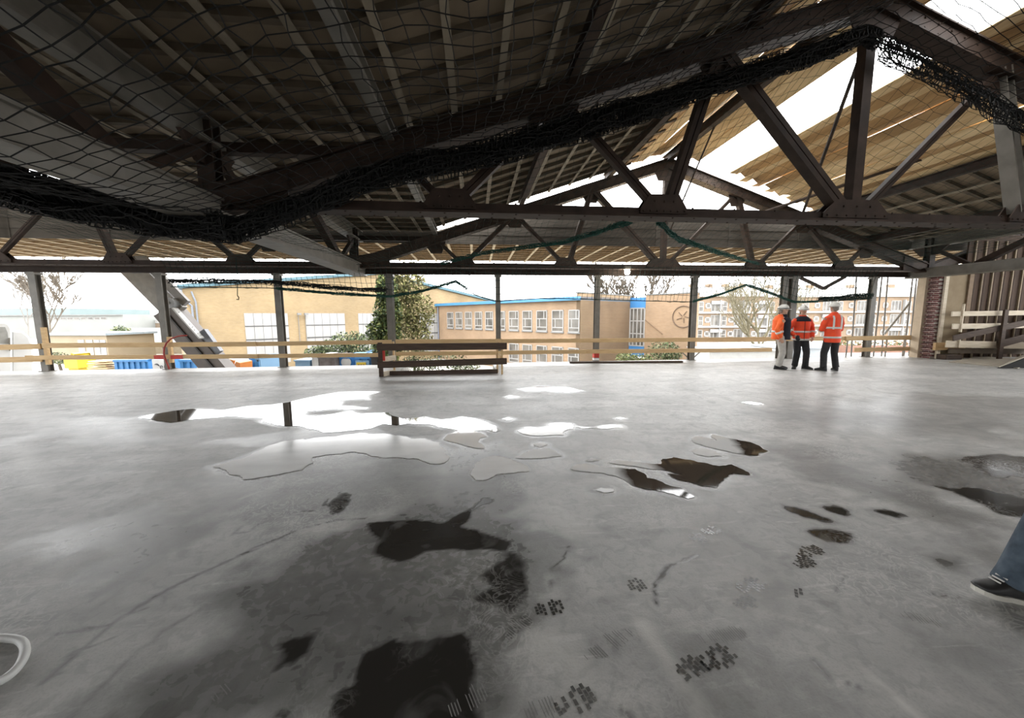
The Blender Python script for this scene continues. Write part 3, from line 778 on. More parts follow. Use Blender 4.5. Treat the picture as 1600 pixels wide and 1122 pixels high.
# ------------------------------------------------------------------ far facade: header, posts
b_ = MB(); b_.ibeam((-26, 11.82, 2.86), (15.3, 11.82, 2.86), .16, .17, .02); b_.beam((-26, 11.82, 3.0), (15.3, 11.82, 3.0), .12, .05)
struct('facade_beam', b_, STEELD, 'long dark steel header beam across the open facade')
POSTS = [(-12.17, 'farthest left', .17), (-8.95, 'with the red hose at its foot', .17), (-5.77, 'in front of the brick hall with the white shutters', .17), (-2.56, 'behind the left end of the timber barrier', .2),
         (.73, 'behind the right end of the timber barrier', .15), (3.92, 'with red and white paint at its foot', .16), (7.2, 'with small braces at its foot, left of the apartment blocks', .17), (10.73, 'right behind the three men, doubled', .2), (13.72, 'beside the scaffold tubes on the right', .17)]
for i, (u, lab, w) in enumerate(POSTS):
    t = thing('steel_post', (u, 11.82, 0), 'grey steel facade post ' + lab, 'post', 'steel posts along the open facade')
    b_ = MB(); b_.ibeam((u, 11.82, 0), (u, 11.82, 2.78), w, w, .016, (0, 1, 0)); b_.build('shaft', GREY, t)
    b_ = MB(); b_.box((u, 11.82, .008), (w + .08, w + .08, .016)); b_.build('base_plate', GREY, t)
    b_ = MB(); b_.box((u, 11.82, 2.74), (w + .06, w + .06, .06)); b_.build('head_plate', GREY, t)
    if i == 7:
        b_ = MB(); b_.ibeam((u - .33, 11.82, 0), (u - .33, 11.82, 2.78), .14, .16, .016, (0, 1, 0)); b_.build('side_shaft', GREY, t)
        for q0, q1 in (((u + .1, 11.82, 2.8), (u + 1.12, 11.82, 2.38)), ((u + 1.12, 11.82, 2.38), (u + 1.9, 11.82, 2.78))): b_ = MB(); b_.beam(q0, q1, .09, .09); b_.build('brace', STEEL, t)
    if i == 5:
        b_ = MB(); b_.box((u, 11.82, .22), (w + .012, w + .012, .16)); tag(b_.build('painted_band', REDP, t), 'red painted band')
        b_ = MB(); b_.box((u, 11.82, .09), (w + .012, w + .012, .07)); tag(b_.build('painted_band', WHITE, t), 'white painted band')
    if i == 6:
        for s in (-1, 1): b_ = MB(); b_.beam((u + s * .08, 11.82, .06), (u + s * .42, 11.82, .36), .03, .03); b_.build('foot_brace', GREY, t)
    if i in (0, 1):
        b_ = MB(); b_.span((u + .08, 11.70, .2), (u + .17, 11.78, .95 if i else 1.25)); tag(b_.build('timber_batten', WOOD, t), 'pale timber batten strapped to the post')

# ------------------------------------------------------------------ guard rails
RV = 11.66


def rail(x0, a0, b0, x1, a1, b1, lab, v=RV, m_=None):
    p0, p1 = onv(x0, (a0 + b0) / 2, v), onv(x1, (a1 + b1) / 2, v)
    h = ((onv(x0, a0, v) - onv(x0, b0, v)).z + (onv(x1, a1, v) - onv(x1, b1, v)).z) / 2
    b_ = MB(); b_.beam(p0, p1, .04, h); tag(b_.build('guardrail_plank', m_ or WOOD, bevel=.005), lab, 'plank', 'guard rail planks along the open facade')


rail(-90, 541, 549, 64, 537, 545.5, 'upper pine guard rail plank left of the farthest left post', RV + .05)
rail(-90, 560, 568, 66, 557, 565.5, 'lower pine guard rail plank left of the farthest left post', RV + .05)
rail(66, 536, 544, 400, 534.3, 541, 'upper pine guard rail plank crossing behind the red hose', RV)
rail(392, 534.6, 541, 612, 531, 537.5, 'upper pine guard rail plank in front of the brick hall', RV + .045)
rail(40, 555.5, 562.5, 402, 553.5, 560, 'lower pine guard rail plank with red paint behind the hose')
rail(396, 553.4, 559.8, 596, 551.5, 557.5, 'lower pine guard rail plank above the blue site cabins', RV + .045)
rail(618, 530.5, 537, 785, 529.5, 536, 'upper pine guard rail plank showing behind the timber barrier')
rail(618, 550, 556, 790, 548.5, 554.5, 'lower pine guard rail plank showing behind the timber barrier')
rail(785, 530, 536.2, 1130, 527.3, 533.6, 'upper pine guard rail plank in front of the school')
rail(1120, 527.4, 533.8, 1336, 525.5, 532, 'upper pine guard rail plank passing behind the three men', RV + .045)
rail(790, 548, 554, 915, 546.6, 552.4, 'short lower pine guard rail plank right of the timber barrier')
rail(910, 546.4, 552.6, 1206, 543.4, 549.6, 'lower pine guard rail plank ending at the leftmost man', RV + .045)
rail(1322, 525.6, 532.2, 1458, 523.6, 530.3, 'upper pine guard rail plank between the back-turned man and the end wall', RV)
rail(1335, 543.6, 549.6, 1458, 541.2, 547.4, 'lower pine guard rail plank between the back-turned man and the end wall')
p = onv(240, 558, RV - .026)
for x0, x1 in ((240, 256), (266, 286)):
    b_ = MB(); a, c = onv(x0, 555.3, RV - .024), onv(x1, 561, RV - .024); b_.span(a, (c.x, a.y + .003, c.z)); tag(b_.build('red_marking', REDP, bpy.data.objects.get('guardrail_plank.004')), 'red paint mark')
b_ = MB(); a, c = onz(890, 567.6), onz(1066, 566.6); b_.beam(a + Vector((0, 0, .03)), c + Vector((0, 0, .03)), .12, .05); tag(b_.build('loose_plank', WOODD, bevel=.004), 'loose timber plank lying on the slab edge before the school', 'plank')

# ------------------------------------------------------------------ timber barrier round the floor opening
t = thing('timber_barrier', (-.85, 10, 0), 'low barrier of dark planks round the opening at the slab edge', 'barrier')
v0, v1 = 9.58, 10.45; uL, uR_ = -2.42, .70


def plank(nm, x0, a0, b0, x1, a1, b1, v, m_, th=.04):
    p0, p1 = onv(x0, (a0 + b0) / 2, v), onv(x1, (a1 + b1) / 2, v); h = ((onv(x0, a0, v) - onv(x0, b0, v)).z + (onv(x1, a1, v) - onv(x1, b1, v)).z) / 2
    b_ = MB(); b_.beam(p0, p1, th, h); return b_.build(nm, m_, t, bevel=.005)


plank('front_plank', 588.5, 537.2, 548, 792, 535.6, 546.2, v0 - .06, WOODD); plank('front_plank', 590, 565, 575.5, 792, 559.5, 569, v0 - .06, WOODD)
for u, v in ((uL + .05, v0), (uR_ - .02, v0), (uL + .3, v1 - .52), (.58, v1 - .52)):
    b_ = MB(); w = .1 if u < -2.3 else .045
    b_.span((u - w / 2, v - .03, 0), (u + w / 2, v + .03, .86)); b_.build('upright', WOODD if u < -2.3 else WOOD, t, bevel=.004)
for z in (.72, .42):
    for s in (0, 1):
        b_ = MB(); b_.beam((uL + .05 if s == 0 else uR_ - .05, v0 + .03, z), (uL + .34 if s == 0 else .6, v1 - .5, z + .02), .035, .13); b_.build('side_plank', WOODW if s == 0 else WOOD, t, bevel=.004)
b_ = MB(); b_.span((uL + .22, v0 + .16, 0), (.58, v0 + .2, .11)); b_.build('kickboard', WOODD, t)
b_ = MB(); b_.beam((uL + .10, v0 + .05, .06), (uL + .32, v1 - .52, .06), .035, .12); b_.build('kickboard', WOODW, t)
b_ = MB(); a = onv(598, 556, v0 - .04); b_.box(a + Vector((.02, .03, .02)), (.06, .02, .3)); tag(b_.build('red_white_tape', REDP, t), 'scrap of red and white tape')

# ------------------------------------------------------------------ hoses, rope, lamp
b_ = MB(); v = RV - .08
pts = [(292, 524.5), (284, 524.5), (276, 526), (267, 529.5), (260, 536), (256.5, 544), (256, 552), (258, 560), (262, 570), (264.5, 577)]
P = []
for i, q in enumerate(pts): P.append(onv(q[0], q[1], v))
b_.tube(P, .022, 8); tag(b_.build('red_hose', mat('dull_red_hose', (.34, .035, .025), (.25, .03, .02), .5), None, True), 'dull red hose looping over the rails at the second post', 'hose')
P = []
for q in [(-60, 1085), (-25, 1082), (4, 1072), (25, 1056), (37, 1038), (40, 1022), (33, 1010), (15, 1006), (-10, 1006), (-50, 1012), (-110, 1030)]:
    p = onz(q[0], q[1] - 3); p.z = .018; P.append(p)
Q = []
for i in range(len(P) - 1):
    for j in range(5):
        tt = j / 5; a = P[max(i - 1, 0)]; b0 = P[i]; c0 = P[i + 1]; d0 = P[min(i + 2, len(P) - 1)]
        Q.append(.5 * ((2 * b0) + (c0 - a) * tt + (2 * a - 5 * b0 + 4 * c0 - d0) * tt ** 2 + (-a + 3 * b0 - 3 * c0 + d0) * tt ** 3))
b_ = MB(); b_.tube(Q, .017, 10); tag(b_.build('grey_hose', mat('pale_grey_hose', (.52, .52, .5), (.44, .44, .42), .5), None, True), 'loop of pale grey hose on the floor, lower left corner', 'hose')
a = onv(371, 430, 11.2); c = onv(371, 462, 11.2)
t = thing('hanging_rope', (c.x, c.y, c.z), 'short dark rope with a hook hanging before the brick hall', 'rope')
b_ = MB(); b_.tube([Vector((a.x, a.y, 3.15)), a, c], .011, 6); b_.build('cord', NETG, t)
b_ = MB(); b_.tube([c, c + Vector((.03, 0, -.05)), c + Vector((.02, 0, -.11)), c + Vector((-.03, 0, -.1))], .014, 6); b_.build('hook', STEELD, t)
c = onv(980, 425, 11.3)
t = thing('work_lamp', (c.x, c.y, c.z), 'glowing white work lamp hung on the header beam', 'lamp')
b_ = MB(); b_.ell(c, (.085, .085, .085), 14, 9); b_.build('bulb', mat('glowing_lamp_glass', (1, .95, .85), (1, .95, .85), .3, emit=((1, .93, .78), 60)), t, True)
b_ = MB(); b_.span(c + Vector((-.1, -.05, .08)), c + Vector((.1, .07, .17))); b_.beam(c + Vector((0, .02, .1)), c + Vector((0, .4, .24)), .03, .03); b_.build('housing', GREY, t)

# ------------------------------------------------------------------ boarded end wall on the right
WV = 11.05
b_ = MB(); pL, pR = onv(1465, 560, WV), onv(1497, 560, WV)
WALLB = mat('dull_plaster_pier', (.30, .235, .15), (.24, .18, .11), .9, 3, 6, .2)
b_.span((pL.x, WV, 0), (pR.x, WV + .5, 3.0)); struct('wall_right_pier', b_, WALLB, 'plastered wall end beside the boarded wall')
BRK = brickmat('purple_brick', Vector((0, 1, 0)), (.22, .09, .085), (.16, .065, .065), (.5, .44, .4))
b_ = MB(); x0 = pL.x - .24
for k in range(40):
    z = k * .072
    b_.span((x0 + (.09 if k % 2 else .02), WV + .06, z), (pL.x - .06, WV + .35, z + .066))
b_.span((x0 - .08, WV + .35, 0), (pL.x, WV + .6, 2.85), 1); struct('wall_right_brick_end', b_, [BRK, mat('pale_render', (.55, .45, .33), (.47, .38, .28), .9)], 'toothed purple brick edge of the end wall')
b_ = MB(); b_.span((pL.x - .09, WV - .03, 0), (pL.x + .03, WV + .03, 2.75)); struct('trim_1', b_, WOODW, 'pale batten on the wall end')
b_ = MB(); b_.span((pR.x, WV + .1, 0), (24, WV + .14, 4.1), 0)
for k in range(22): b_.span((pR.x + .22 + k * .385, WV + .055, .0), (pR.x + .255 + k * .385, WV + .1, 3.9), 1)
for k in range(44): b_.span((pR.x + k * .19, WV + .094, 0), (pR.x + .012 + k * .19, WV + .102, 3.9), 2)
struct('wall_right_boarded', b_, [mat('dark_brown_boarding', (.075, .042, .024), (.045, .026, .016), .85, 2, 6, .2, (5, 5, .8)), mat('pale_batten', (.36, .29, .2), (.28, .22, .15), .85), WOODD], 'dark brown boarded end wall with pale upright battens')
b_ = MB(); b_.span((pR.x - .02, WV - .05, 0), (pR.x + .14, WV + .1, 2.9)); struct('trim_2', b_, mat('brown_grey_stud', (.24, .17, .11), (.18, .125, .08), .85), 'brown upright stud beside the boarded wall')
SV = WV - .35


def srail(nm, x0, a0, b0, x1, a1, b1, m_, lab, v=SV, th=.035, cat='plank'):
    p0, p1 = onv(x0, (a0 + b0) / 2, v), onv(x1, (a1 + b1) / 2, v); h = ((onv(x0, a0, v) - onv(x0, b0, v)).z + (onv(x1, a1, v) - onv(x1, b1, v)).z) / 2
    b_ = MB(); b_.beam(p0, p1, th, h); tag(b_.build(nm, m_, bevel=.004), lab, cat)


srail('stair_rail', 1487, 487, 494, 1660, 484, 492, WOODW, 'topmost pale rail in front of the boarded wall')
srail('stair_rail', 1488, 506, 514, 1660, 504, 512, WOODW, 'middle pale rail in front of the boarded wall')
srail('stair_rail', 1478, 532, 543, 1660, 536, 546, WOODW, 'lowest pale rail in front of the boarded wall')
srail('stair_string', 1489, 525, 532, 1662, 486, 497, WOODD, 'dark sloping plank rising right across the pale rails', SV - .06)
srail('stair_string', 1558, 535, 543, 1668, 502, 516, WOODD, 'second dark sloping plank below the first one', SV - .1)
srail('base_board', 1482, 543.5, 552.5, 1660, 546, 553, mat('grey_brown_board', (.17, .135, .10), (.12, .095, .07), .8), 'grey-brown board low on the boarded wall', SV + .2)
for x, a, c, w, m_, lab, vv in ((1506, 475, 519, .05, WOODW, 'thin pale upright crossing the two upper pale rails', SV - .03), (1499, 529, 543, .05, WOODW, 'short pale upright on the lowest pale rail', SV - .03), (1562, 545, 562, .07, WOODW, 'short pale foot post under the dark stair post', SV - .03),
                           (1572, 484, 560, .15, WOODD, 'dark upright stair post in front of the pale rails', SV - .14)):
    p0, p1 = onv(x, a, vv), onv(x, c, vv); b_ = MB(); z0 = 0 if c > 555 else p1.z
    b_.span((p0.x - w / 2, vv - .03, z0), (p0.x + w / 2, vv + .03, p0.z)); tag(b_.build('stair_upright', m_, bevel=.004), lab, 'upright')
b_ = MB(); q = [onz(1483, 566.5), onz(1590, 576), onz(1640, 566), onz(1530, 557)]
b_.prism([p + Vector((0, 0, .002)) for p in q], (0, 0, .02)); tag(b_.build('plywood_sheet', PLY), 'dusty plywood sheet lying flat in front of the stair', 'plywood sheet')
t0 = [onz(1563, 575.5), onz(1640, 590)]
b_ = MB(); a, c = onz(1561, 576), onz(1590, 560); d_ = Vector((2.2, -.1, .85))
b_.prism([a + Vector((0, 0, .03)), a + d_, c + d_, c + Vector((0, 0, .03))], (0, 0, .03)); rp_ = b_.build('plywood_ramp', PLY); b_ = MB(); q0 = a + Vector((.03, .03, .002)); b_.prism([q0, q0 + Vector((2.1, -.1, 0)), q0 + Vector((2.1, -.1, .78))], (0, .04, 0)); k_ = b_.build('gap_shade_panel', mat('painted_gap_shade', (.012, .011, .010), None, .9), rp_)  # black panel paints in the shade of the gap under the ramp
tag(rp_, 'plywood ramp rising to the right edge over a dark gap', 'ramp')
b_ = MB(); a = onv(1452, 556, WV - .02); b_.span((pL.x - .3, WV - .12, .3), (pL.x + .85, WV - .04, .55)); tag(b_.build('short_plank', WOOD, bevel=.005), 'short pine plank with two holes across the wall end', 'plank')
b_ = MB(); b_.span((pL.x - .1, WV - .3, 0), (pL.x + .5, WV - .02, .16)); tag(b_.build('timber_block', WOODD, bevel=.01), 'dark timber block at the foot of the wall end', 'timber block')

# ------------------------------------------------------------------ safety nets
def interp_path(pix, v):
    P = [onv(x, y, v) for x, y in pix]; P.sort(key=lambda p: p.x); xs = [p.x for p in P]; zs = [p.z for p in P]
    return lambda u: np.interp(u, xs, zs), xs[0], xs[-1]


NV = VN - .24
PATH = [(-420, 205), (-200, 240), (0, 290), (100, 315), (200, 335), (300, 352), (375, 360), (460, 330), (560, 286), (640, 264), (760, 246), (890, 204), (1000, 172), (1130, 130), (1250, 92), (1345, 58), (1430, 96), (1520, 146), (1600, 190), (1750, 266), (1950, 330)]
zf, ua, ub = interp_path(PATH, NV)
cell = .14


def wob(n, m_, a): return rng.normal(0, a, (n, m_))


t = thing('safety_net', (UR, 2, 3), 'black safety net slung under the near roof with its edge rolled along the truss', 'safety net')
uu = np.arange(ua, ub, cell); vv = np.arange(-1.6, NV + .01, cell); tt = (vv - vv[0]) / (vv[-1] - vv[0])
U2, V2 = np.meshgrid(uu, vv, indexing='ij')
Z2 = zf(U2) + .12 - (.30 * np.sin(PI * tt) ** 1.0)[None] * (1 + .3 * np.sin(U2 * .8)) + .03 * np.sin(U2 * 2.3 + V2 * 1.7)
Z2 = np.maximum(Z2, 2.35)
G = np.stack([U2 + wob(*U2.shape, .014) + .04 * np.sin(V2 * 2.1 + U2), V2 + wob(*U2.shape, .014) + .05 * np.sin(U2 * 1.9), Z2 + wob(*U2.shape, .012)], -1)
strands('netting', grid_edges(G), .0047, NETB, t)


def roll(path_fn, u0, u1, v, rw, rh, nrow, step, m_, parent, name, r=.005, zoff=0.0, loose=.02):
    us_ = np.arange(u0, u1, step); n = len(us_); rows = []
    for k in range(nrow):
        an = 2 * PI * k / nrow * 2.6; rad = .35 + .65 * random.random()
        ph = random.uniform(0, 6); w1, w2 = random.uniform(1, 3), random.uniform(2, 6)
        a = an + .8 * np.sin(us_ * w1 + ph); rd = rad * (1 + .25 * np.sin(us_ * w2 + ph))
        w_ = rw(us_) if callable(rw) else rw; h_ = rh(us_) if callable(rh) else rh
        rows.append(np.stack([us_ + rng.normal(0, loose, n), v + w_ * rd * np.cos(a) + rng.normal(0, .006, n), path_fn(us_) + zoff + h_ * rd * np.sin(a) + rng.normal(0, .006, n)], 1))
    G_ = np.stack(rows, 1)
    return strands(name, grid_edges(G_), r, m_, parent)


roll(zf, ua, UV + .4, NV - .08, .20, lambda u: .19 + .05 * np.sin(u), 80, .055, NETB, t, 'rolled_edge', .009)
roll(zf, UV, 1.4, NV - .04, .13, lambda u: .15 + .04 * (u - UV) / 4.8, 62, .055, NETB, t, 'rolled_edge', .0075)
roll(zf, 1.2, UR - .1, NV - .04, .12, lambda u: .19 - .015 * (u - 1.2), 62, .058, NETB, t, 'rolled_edge', .0068)
roll(zf, UR, ub, NV, .10, .18, 26, .07, NETB, t, 'rolled_edge', .006)
b_ = MB(); k = np.arange(ua, ub, .2); b_.tube([(u, NV, zf(u) + .06 + .02 * math.sin(u * 5)) for u in k], .012, 6); b_.build('border_rope', NETB, t)

# second net between the two trusses, its edge hanging in scallops before the facade
t = thing('safety_net', (UR, 8, 3), 'green-black safety net in the far half, sagging in scallops before the facade', 'safety net')
EV = 11.2
EDGE = [(-260, 470), (-90, 466), (0, 458), (80, 450), (160, 446), (250, 448), (330, 449), (420, 450), (500, 457), (560, 461), (612, 463), (660, 455), (712, 440), (745, 462), (775, 471), (850, 466), (935, 468), (1000, 470), (1082, 472), (1120, 462), (1165, 446), (1200, 458), (1240, 473), (1290, 471), (1340, 468), (1400, 464), (1450, 460), (1520, 450), (1600, 440), (1700, 434)]
ze, ea, eb = interp_path(EDGE, EV)
u0, u1 = max(ua, ea), min(ub, eb)
uu = np.arange(u0, u1, cell); nvv = 40; tt = np.linspace(0, 1, nvv)
U2, T2 = np.meshgrid(uu, tt, indexing='ij')
zn = np.minimum(zf(U2) + .1, 5.9); zend = np.minimum(ze(U2), 2.9)
tb = .86
A = np.clip(T2 / tb, 0, 1); B = np.clip((T2 - tb) / (1 - tb), 0, 1)
mid = 3.02
V3 = NV + .3 + (EV - .25 - NV - .3) * A + .25 * B
Z3 = zn * (1 - A) ** 1.25 + mid * (1 - (1 - A) ** 1.25) - .22 * np.sin(PI * A) * (1 + .35 * np.sin(U2 * .9)) * np.clip((zn - 2.9), .15, 1)
Z3 = Z3 * (1 - B) + zend * B
G = np.stack([U2 + wob(*U2.shape, .012) + .05 * np.sin(V3 * 2 + U2), V3 + wob(*U2.shape, .012), Z3 + wob(*U2.shape, .010)], -1)
strands('netting', grid_edges(G[:, :35]), .0026, NETG, t)
strands('hanging_edge', grid_edges(G[:, 34:]), .0062, NETG, t)
roll(ze, u0, UV + .9, EV, .06, .07, 18, .08, NETB, t, 'rolled_edge', .0075, .17, .03)
roll(ze, -5.5, -.2, EV, .045, .045, 14, .08, NETT, t, 'rolled_edge', .0065)
roll(ze, UR + 5.2, u1, EV - .05, .08, .09, 24, .08, NETG, t, 'rolled_edge', .007, .08)
roll(ze, 6.8, UR + 5.2, EV - .05, .04, .045, 12, .09, NETT, t, 'rolled_edge', .006, .02)
b_ = MB(); k = np.arange(u0, u1, .15); b_.tube([(u, EV, ze(u)) for u in k], .013, 5); b_.build('border_rope', NETG, t)
for pix, vv_, rad, lab in (([(1030, 345), (1045, 362), (1062, 374), (1090, 384), (1130, 397), (1185, 412)], (5.9, 11.0), .05, 'gathered green net rope falling right from the near truss'), ([(985, 345), (940, 362), (880, 378), (810, 388), (755, 395), (690, 412)], (5.9, 11.0), .04, 'gathered green net rope falling left from the near truss')):
    P = [onv(x, y, vv_[0] + (vv_[1] - vv_[0]) * i / (len(pix) - 1)) for i, (x, y) in enumerate(pix)]
    s_ = np.linspace(0, len(P) - 1, 90); arr = np.array([p[:] for p in P]); ctr = np.stack([np.interp(s_, range(len(P)), arr[:, k]) for k in range(3)], 1)
    rows = []
    for k in range(13):
        ph = random.uniform(0, 6); w = random.uniform(.5, 1.6); rows.append(ctr + np.stack([rad * np.sin(s_ * w * 2 + ph), rad * np.cos(s_ * w + ph), rad * np.cos(s_ * w * 2.2 + ph * 2)], 1) + rng.normal(0, .008, (90, 3)))
    tag(strands('net_rope', grid_edges(np.stack(rows, 1)), .0055, NETT), lab, 'net rope')
# ------------------------------------------------------------------ outside
GZ = -3.4
OUT = .5


def omat(name, c1, c2=None, *a, **k):
    return mat(name, tuple(x * OUT for x in c1), tuple(x * OUT for x in c2) if c2 else None, *a, **k)


def obrick(name, d, c1, c2, mo, sc=1.0):
    f = lambda c: tuple(x * OUT for x in c)
    return brickmat(name, d, f(c1), f(c2), f(mo), sc)


OWHITE = omat('outdoor_white', (.75, .75, .73), (.66, .66, .64), .6, 3)
m, nt, N, L, b = nodes_of('pale_yard_paving')
c_ = ramp(noise(.12, 6, (1, 1, 1), .5), [(.35, (.27, .255, .23)), (.65, (.34, .325, .30))]); L.new(c_, b.inputs['Base Color']); b.inputs['Roughness'].default_value = .95
b_ = MB(); b_.add([(-220, 12.5, GZ), (260, 12.5, GZ), (260, 300, GZ), (-220, 300, GZ)], [(0, 1, 2, 3)]); b_.add([(-220, -60, GZ - .02), (260, -60, GZ - .02), (260, 12.5, GZ - .02), (-220, 12.5, GZ - .02)], [(0, 1, 2, 3)])
struct('ground', b_, m, 'pale paved site yard outside')
dA = (ray(263, 497)); dA.z = 0; dA.normalize(); dB = Vector((dA.y, -dA.x, 0))
BR_Y1 = obrick('yellow_brick_hall', dB, (.42, .295, .145), (.36, .245, .115), (.40, .33, .22))
BR_A = obrick('yellow_brick_school_long', dA, (.42, .27, .155), (.36, .225, .125), (.42, .33, .23))
BR_B = obrick('yellow_brick_school_end', dB, (.42, .285, .155), (.36, .24, .125), (.42, .33, .23))
BR_F = obrick('apartment_brick', RT, (.36, .245, .15), (.31, .205, .125), (.38, .30, .22), .6)
BLUE = omat('blue_roof_edge', (.06, .25, .48), (.08, .31, .55), .5, 1)
BLUEP = omat('blue_panel', (.05, .22, .52), (.06, .26, .56), .5, 2)
WFR = omat('white_window_frame', (.50, .49, .47), (.44, .43, .41), .5, 3)
m, nt, N, L, b = nodes_of('window_glass'); b.inputs['Roughness'].default_value = .12
L.new(ramp(noise(.8, 4), [(.35, (.06, .056, .05)), (.65, (.13, .12, .105))]), b.inputs['Base Color']); b.inputs['Specular IOR Level'].default_value = .25
GLASS = m
ROOFG = omat('grey_flat_roof', (.3, .3, .29), (.24, .24, .23), .9, 1)
SHUT = omat('white_shutter_board', (.50, .49, .47), (.42, .41, .39), .7, 1.5, 5, 0, (1, 1, .2))
UPZ = Vector((0, 0, 1))


class Wall:
    """a vertical wall through P along d; facing side is towards the camera"""
    def __init__(s, P, d):
        s.P = Vector(P); s.d = d.normalized(); n = Vector((-s.d.y, s.d.x, 0)); s.n = n if (CAM - s.P).dot(n) > 0 else -n

    def px(s, x, y):
        q = onwall(x, y, s.P, s.d); return (q - s.P).dot(s.d), q.z

    def at(s, a, z, out=0.0): return Vector((s.P.x, s.P.y, 0)) + s.d * a + s.n * out + UPZ * z

    def box(s, mb, a0, a1, z0, z1, o0, o1, mi=0):
        vs = [s.at(a, z, o) for a in (a0, a1) for o in (o0, o1) for z in (z0, z1)]
        return mb.add(vs, [(0, 1, 3, 2), (4, 6, 7, 5), (0, 4, 5, 1), (2, 3, 7, 6), (0, 2, 6, 4), (1, 5, 7, 3)], mi)

    def poly(s, mb, pts, o0, o1, mi=0):
        return mb.prism([s.at(a, z, o1) for a, z in pts], s.n * (o0 - o1), mi)

    def window(s, root, a0, a1, z0, z1, vb=(), hb=(), fw=.07, partial=(), fm=None, gm=None, name='window', out=.05):
        if a0 > a1: a0, a1 = a1, a0
        f = MB()
        s.box(f, a0, a1, z0, z0 + fw, 0, out); s.box(f, a0, a1, z1 - fw, z1, 0, out); s.box(f, a0, a0 + fw, z0, z1, 0, out); s.box(f, a1 - fw, a1, z0, z1, 0, out)
        for t in vb: a = a0 + (a1 - a0) * t; s.box(f, a - fw / 2, a + fw / 2, z0, z1, 0, out - .01)
        for t in hb: z = z0 + (z1 - z0) * t; s.box(f, a0, a1, z - fw / 2, z + fw / 2, 0, out - .01)
        for t, q0, q1 in partial: a = a0 + (a1 - a0) * t; s.box(f, a - fw / 2, a + fw / 2, z0 + (z1 - z0) * q0, z0 + (z1 - z0) * q1, 0, out - .01)
        fo = f.build(name, fm or WFR, root)
        g = MB(); s.box(g, a0 + fw / 2, a1 - fw / 2, z0 + fw / 2, z1 - fw / 2, .002, .02); g.build('pane', gm or GLASS, fo)
        return fo


# --- brick hall with white shutters (left of centre)
P = hp(285, 28.6); W = Wall(P, dB)
t = thing('brick_hall', (P.x, P.y, GZ), 'big yellow brick hall with a low gable and tall white shutters', 'building')
aL, zL = W.px(285, 451); aP, zP = W.px(592, 429); aR, zR_ = W.px(785, 475.5)
b_ = MB(); W.poly(b_, [(aL, GZ), (aR, GZ), (aR, zR_), (aP, zP), (aL, zL)], -.4, 0); b_.build('gable_wall', BR_Y1, t)
b_ = MB(); s2 = Wall(W.at(aL, 0), dA); 
b_.add([W.at(aL, GZ, -.4), W.at(aL, zL, -.4), W.at(aL, zL, -30), W.at(aL, GZ, -30)], [(0, 1, 2, 3)]); b_.build('side_wall', BR_Y1, t)
b_ = MB()
for (a0, z0), (a1, z1) in (((aL - .3, zL), (aP, zP)), ((aP, zP), (aR + .2, zR_))):
    b_.add([W.at(a0, z0, .25), W.at(a1, z1, .25), W.at(a1, z1 + .28, .25), W.at(a0, z0 + .28, .25), W.at(a0, z0, -30), W.at(a1, z1, -30), W.at(a1, z1 + .28, -30), W.at(a0, z0 + .28, -30)], [(0, 1, 2, 3), (3, 2, 6, 7), (4, 7, 6, 5), (0, 4, 5, 1), (0, 3, 7, 4), (1, 5, 6, 2)])
b_.build('roof', omat('grey_blue_roof_edge', (.10, .20, .24), (.13, .25, .30), .6, 1), t)
for x0, x1, yt in ((381, 449, 489.5), (477, 538, 490.5), (559.5, 592, 492), (655, 693, 495)):
    a0, z1 = W.px(x0, yt); a1, _ = W.px(x1, yt); z1 = W.px(381, 489.5)[1]; zmid = W.px(381, 510)[1]; z0 = W.px(381, 571)[1]
    f = MB(); W.box(f, a0, a1, z0, z1, 0, .04); W.box(f, a0, a1, zmid - .04, zmid + .04, .04, .07, 1)
    zlo = W.px(381, 531)[1]; W.box(f, a0, a1, zlo - .06, zlo + .03, .04, .09, 1)
    n_ = 5
    for i in range(1, n_): a = a0 + (a1 - a0) * i / n_; W.box(f, a - .012, a + .012, z0, z1, .04, .05, 1)
    f.build('shutter', [SHUT, omat('grey_joint', (.12, .12, .115), None, .7)], t)
b_ = MB(); a, z = W.px(296, 455); b_.tube([W.at(a - .5, zL - .1, .15), W.at(a - .45, zL - .7, .15), W.at(a + .05, zL - 1.3, .12), W.at(a + .05, GZ, .12)], .07, 8); b_.tube([W.at(a + .1, zL - .2, .15), W.at(a + .3, zL - 1.0, .13), W.at(a + .3, GZ, .12)], .06, 8); b_.build('drainpipe', omat('grey_blue_pipe', (.28, .31, .36), None, .5), t)
for x in (465.5, 476.5):
    a, z = W.px(x, 491); b_ = MB(); W.box(b_, a - .16, a + .16, z - .08, z + .1, .3, .55); W.box(b_, a - .02, a + .02, z - 2.5, z - .08, .05, .1); b_.tube([W.at(a, z, .1), W.at(a, z, .4)], .03, 6); b_.build('floodlight', [omat('floodlight_grey', (.30, .30, .29), None, .5)], t)

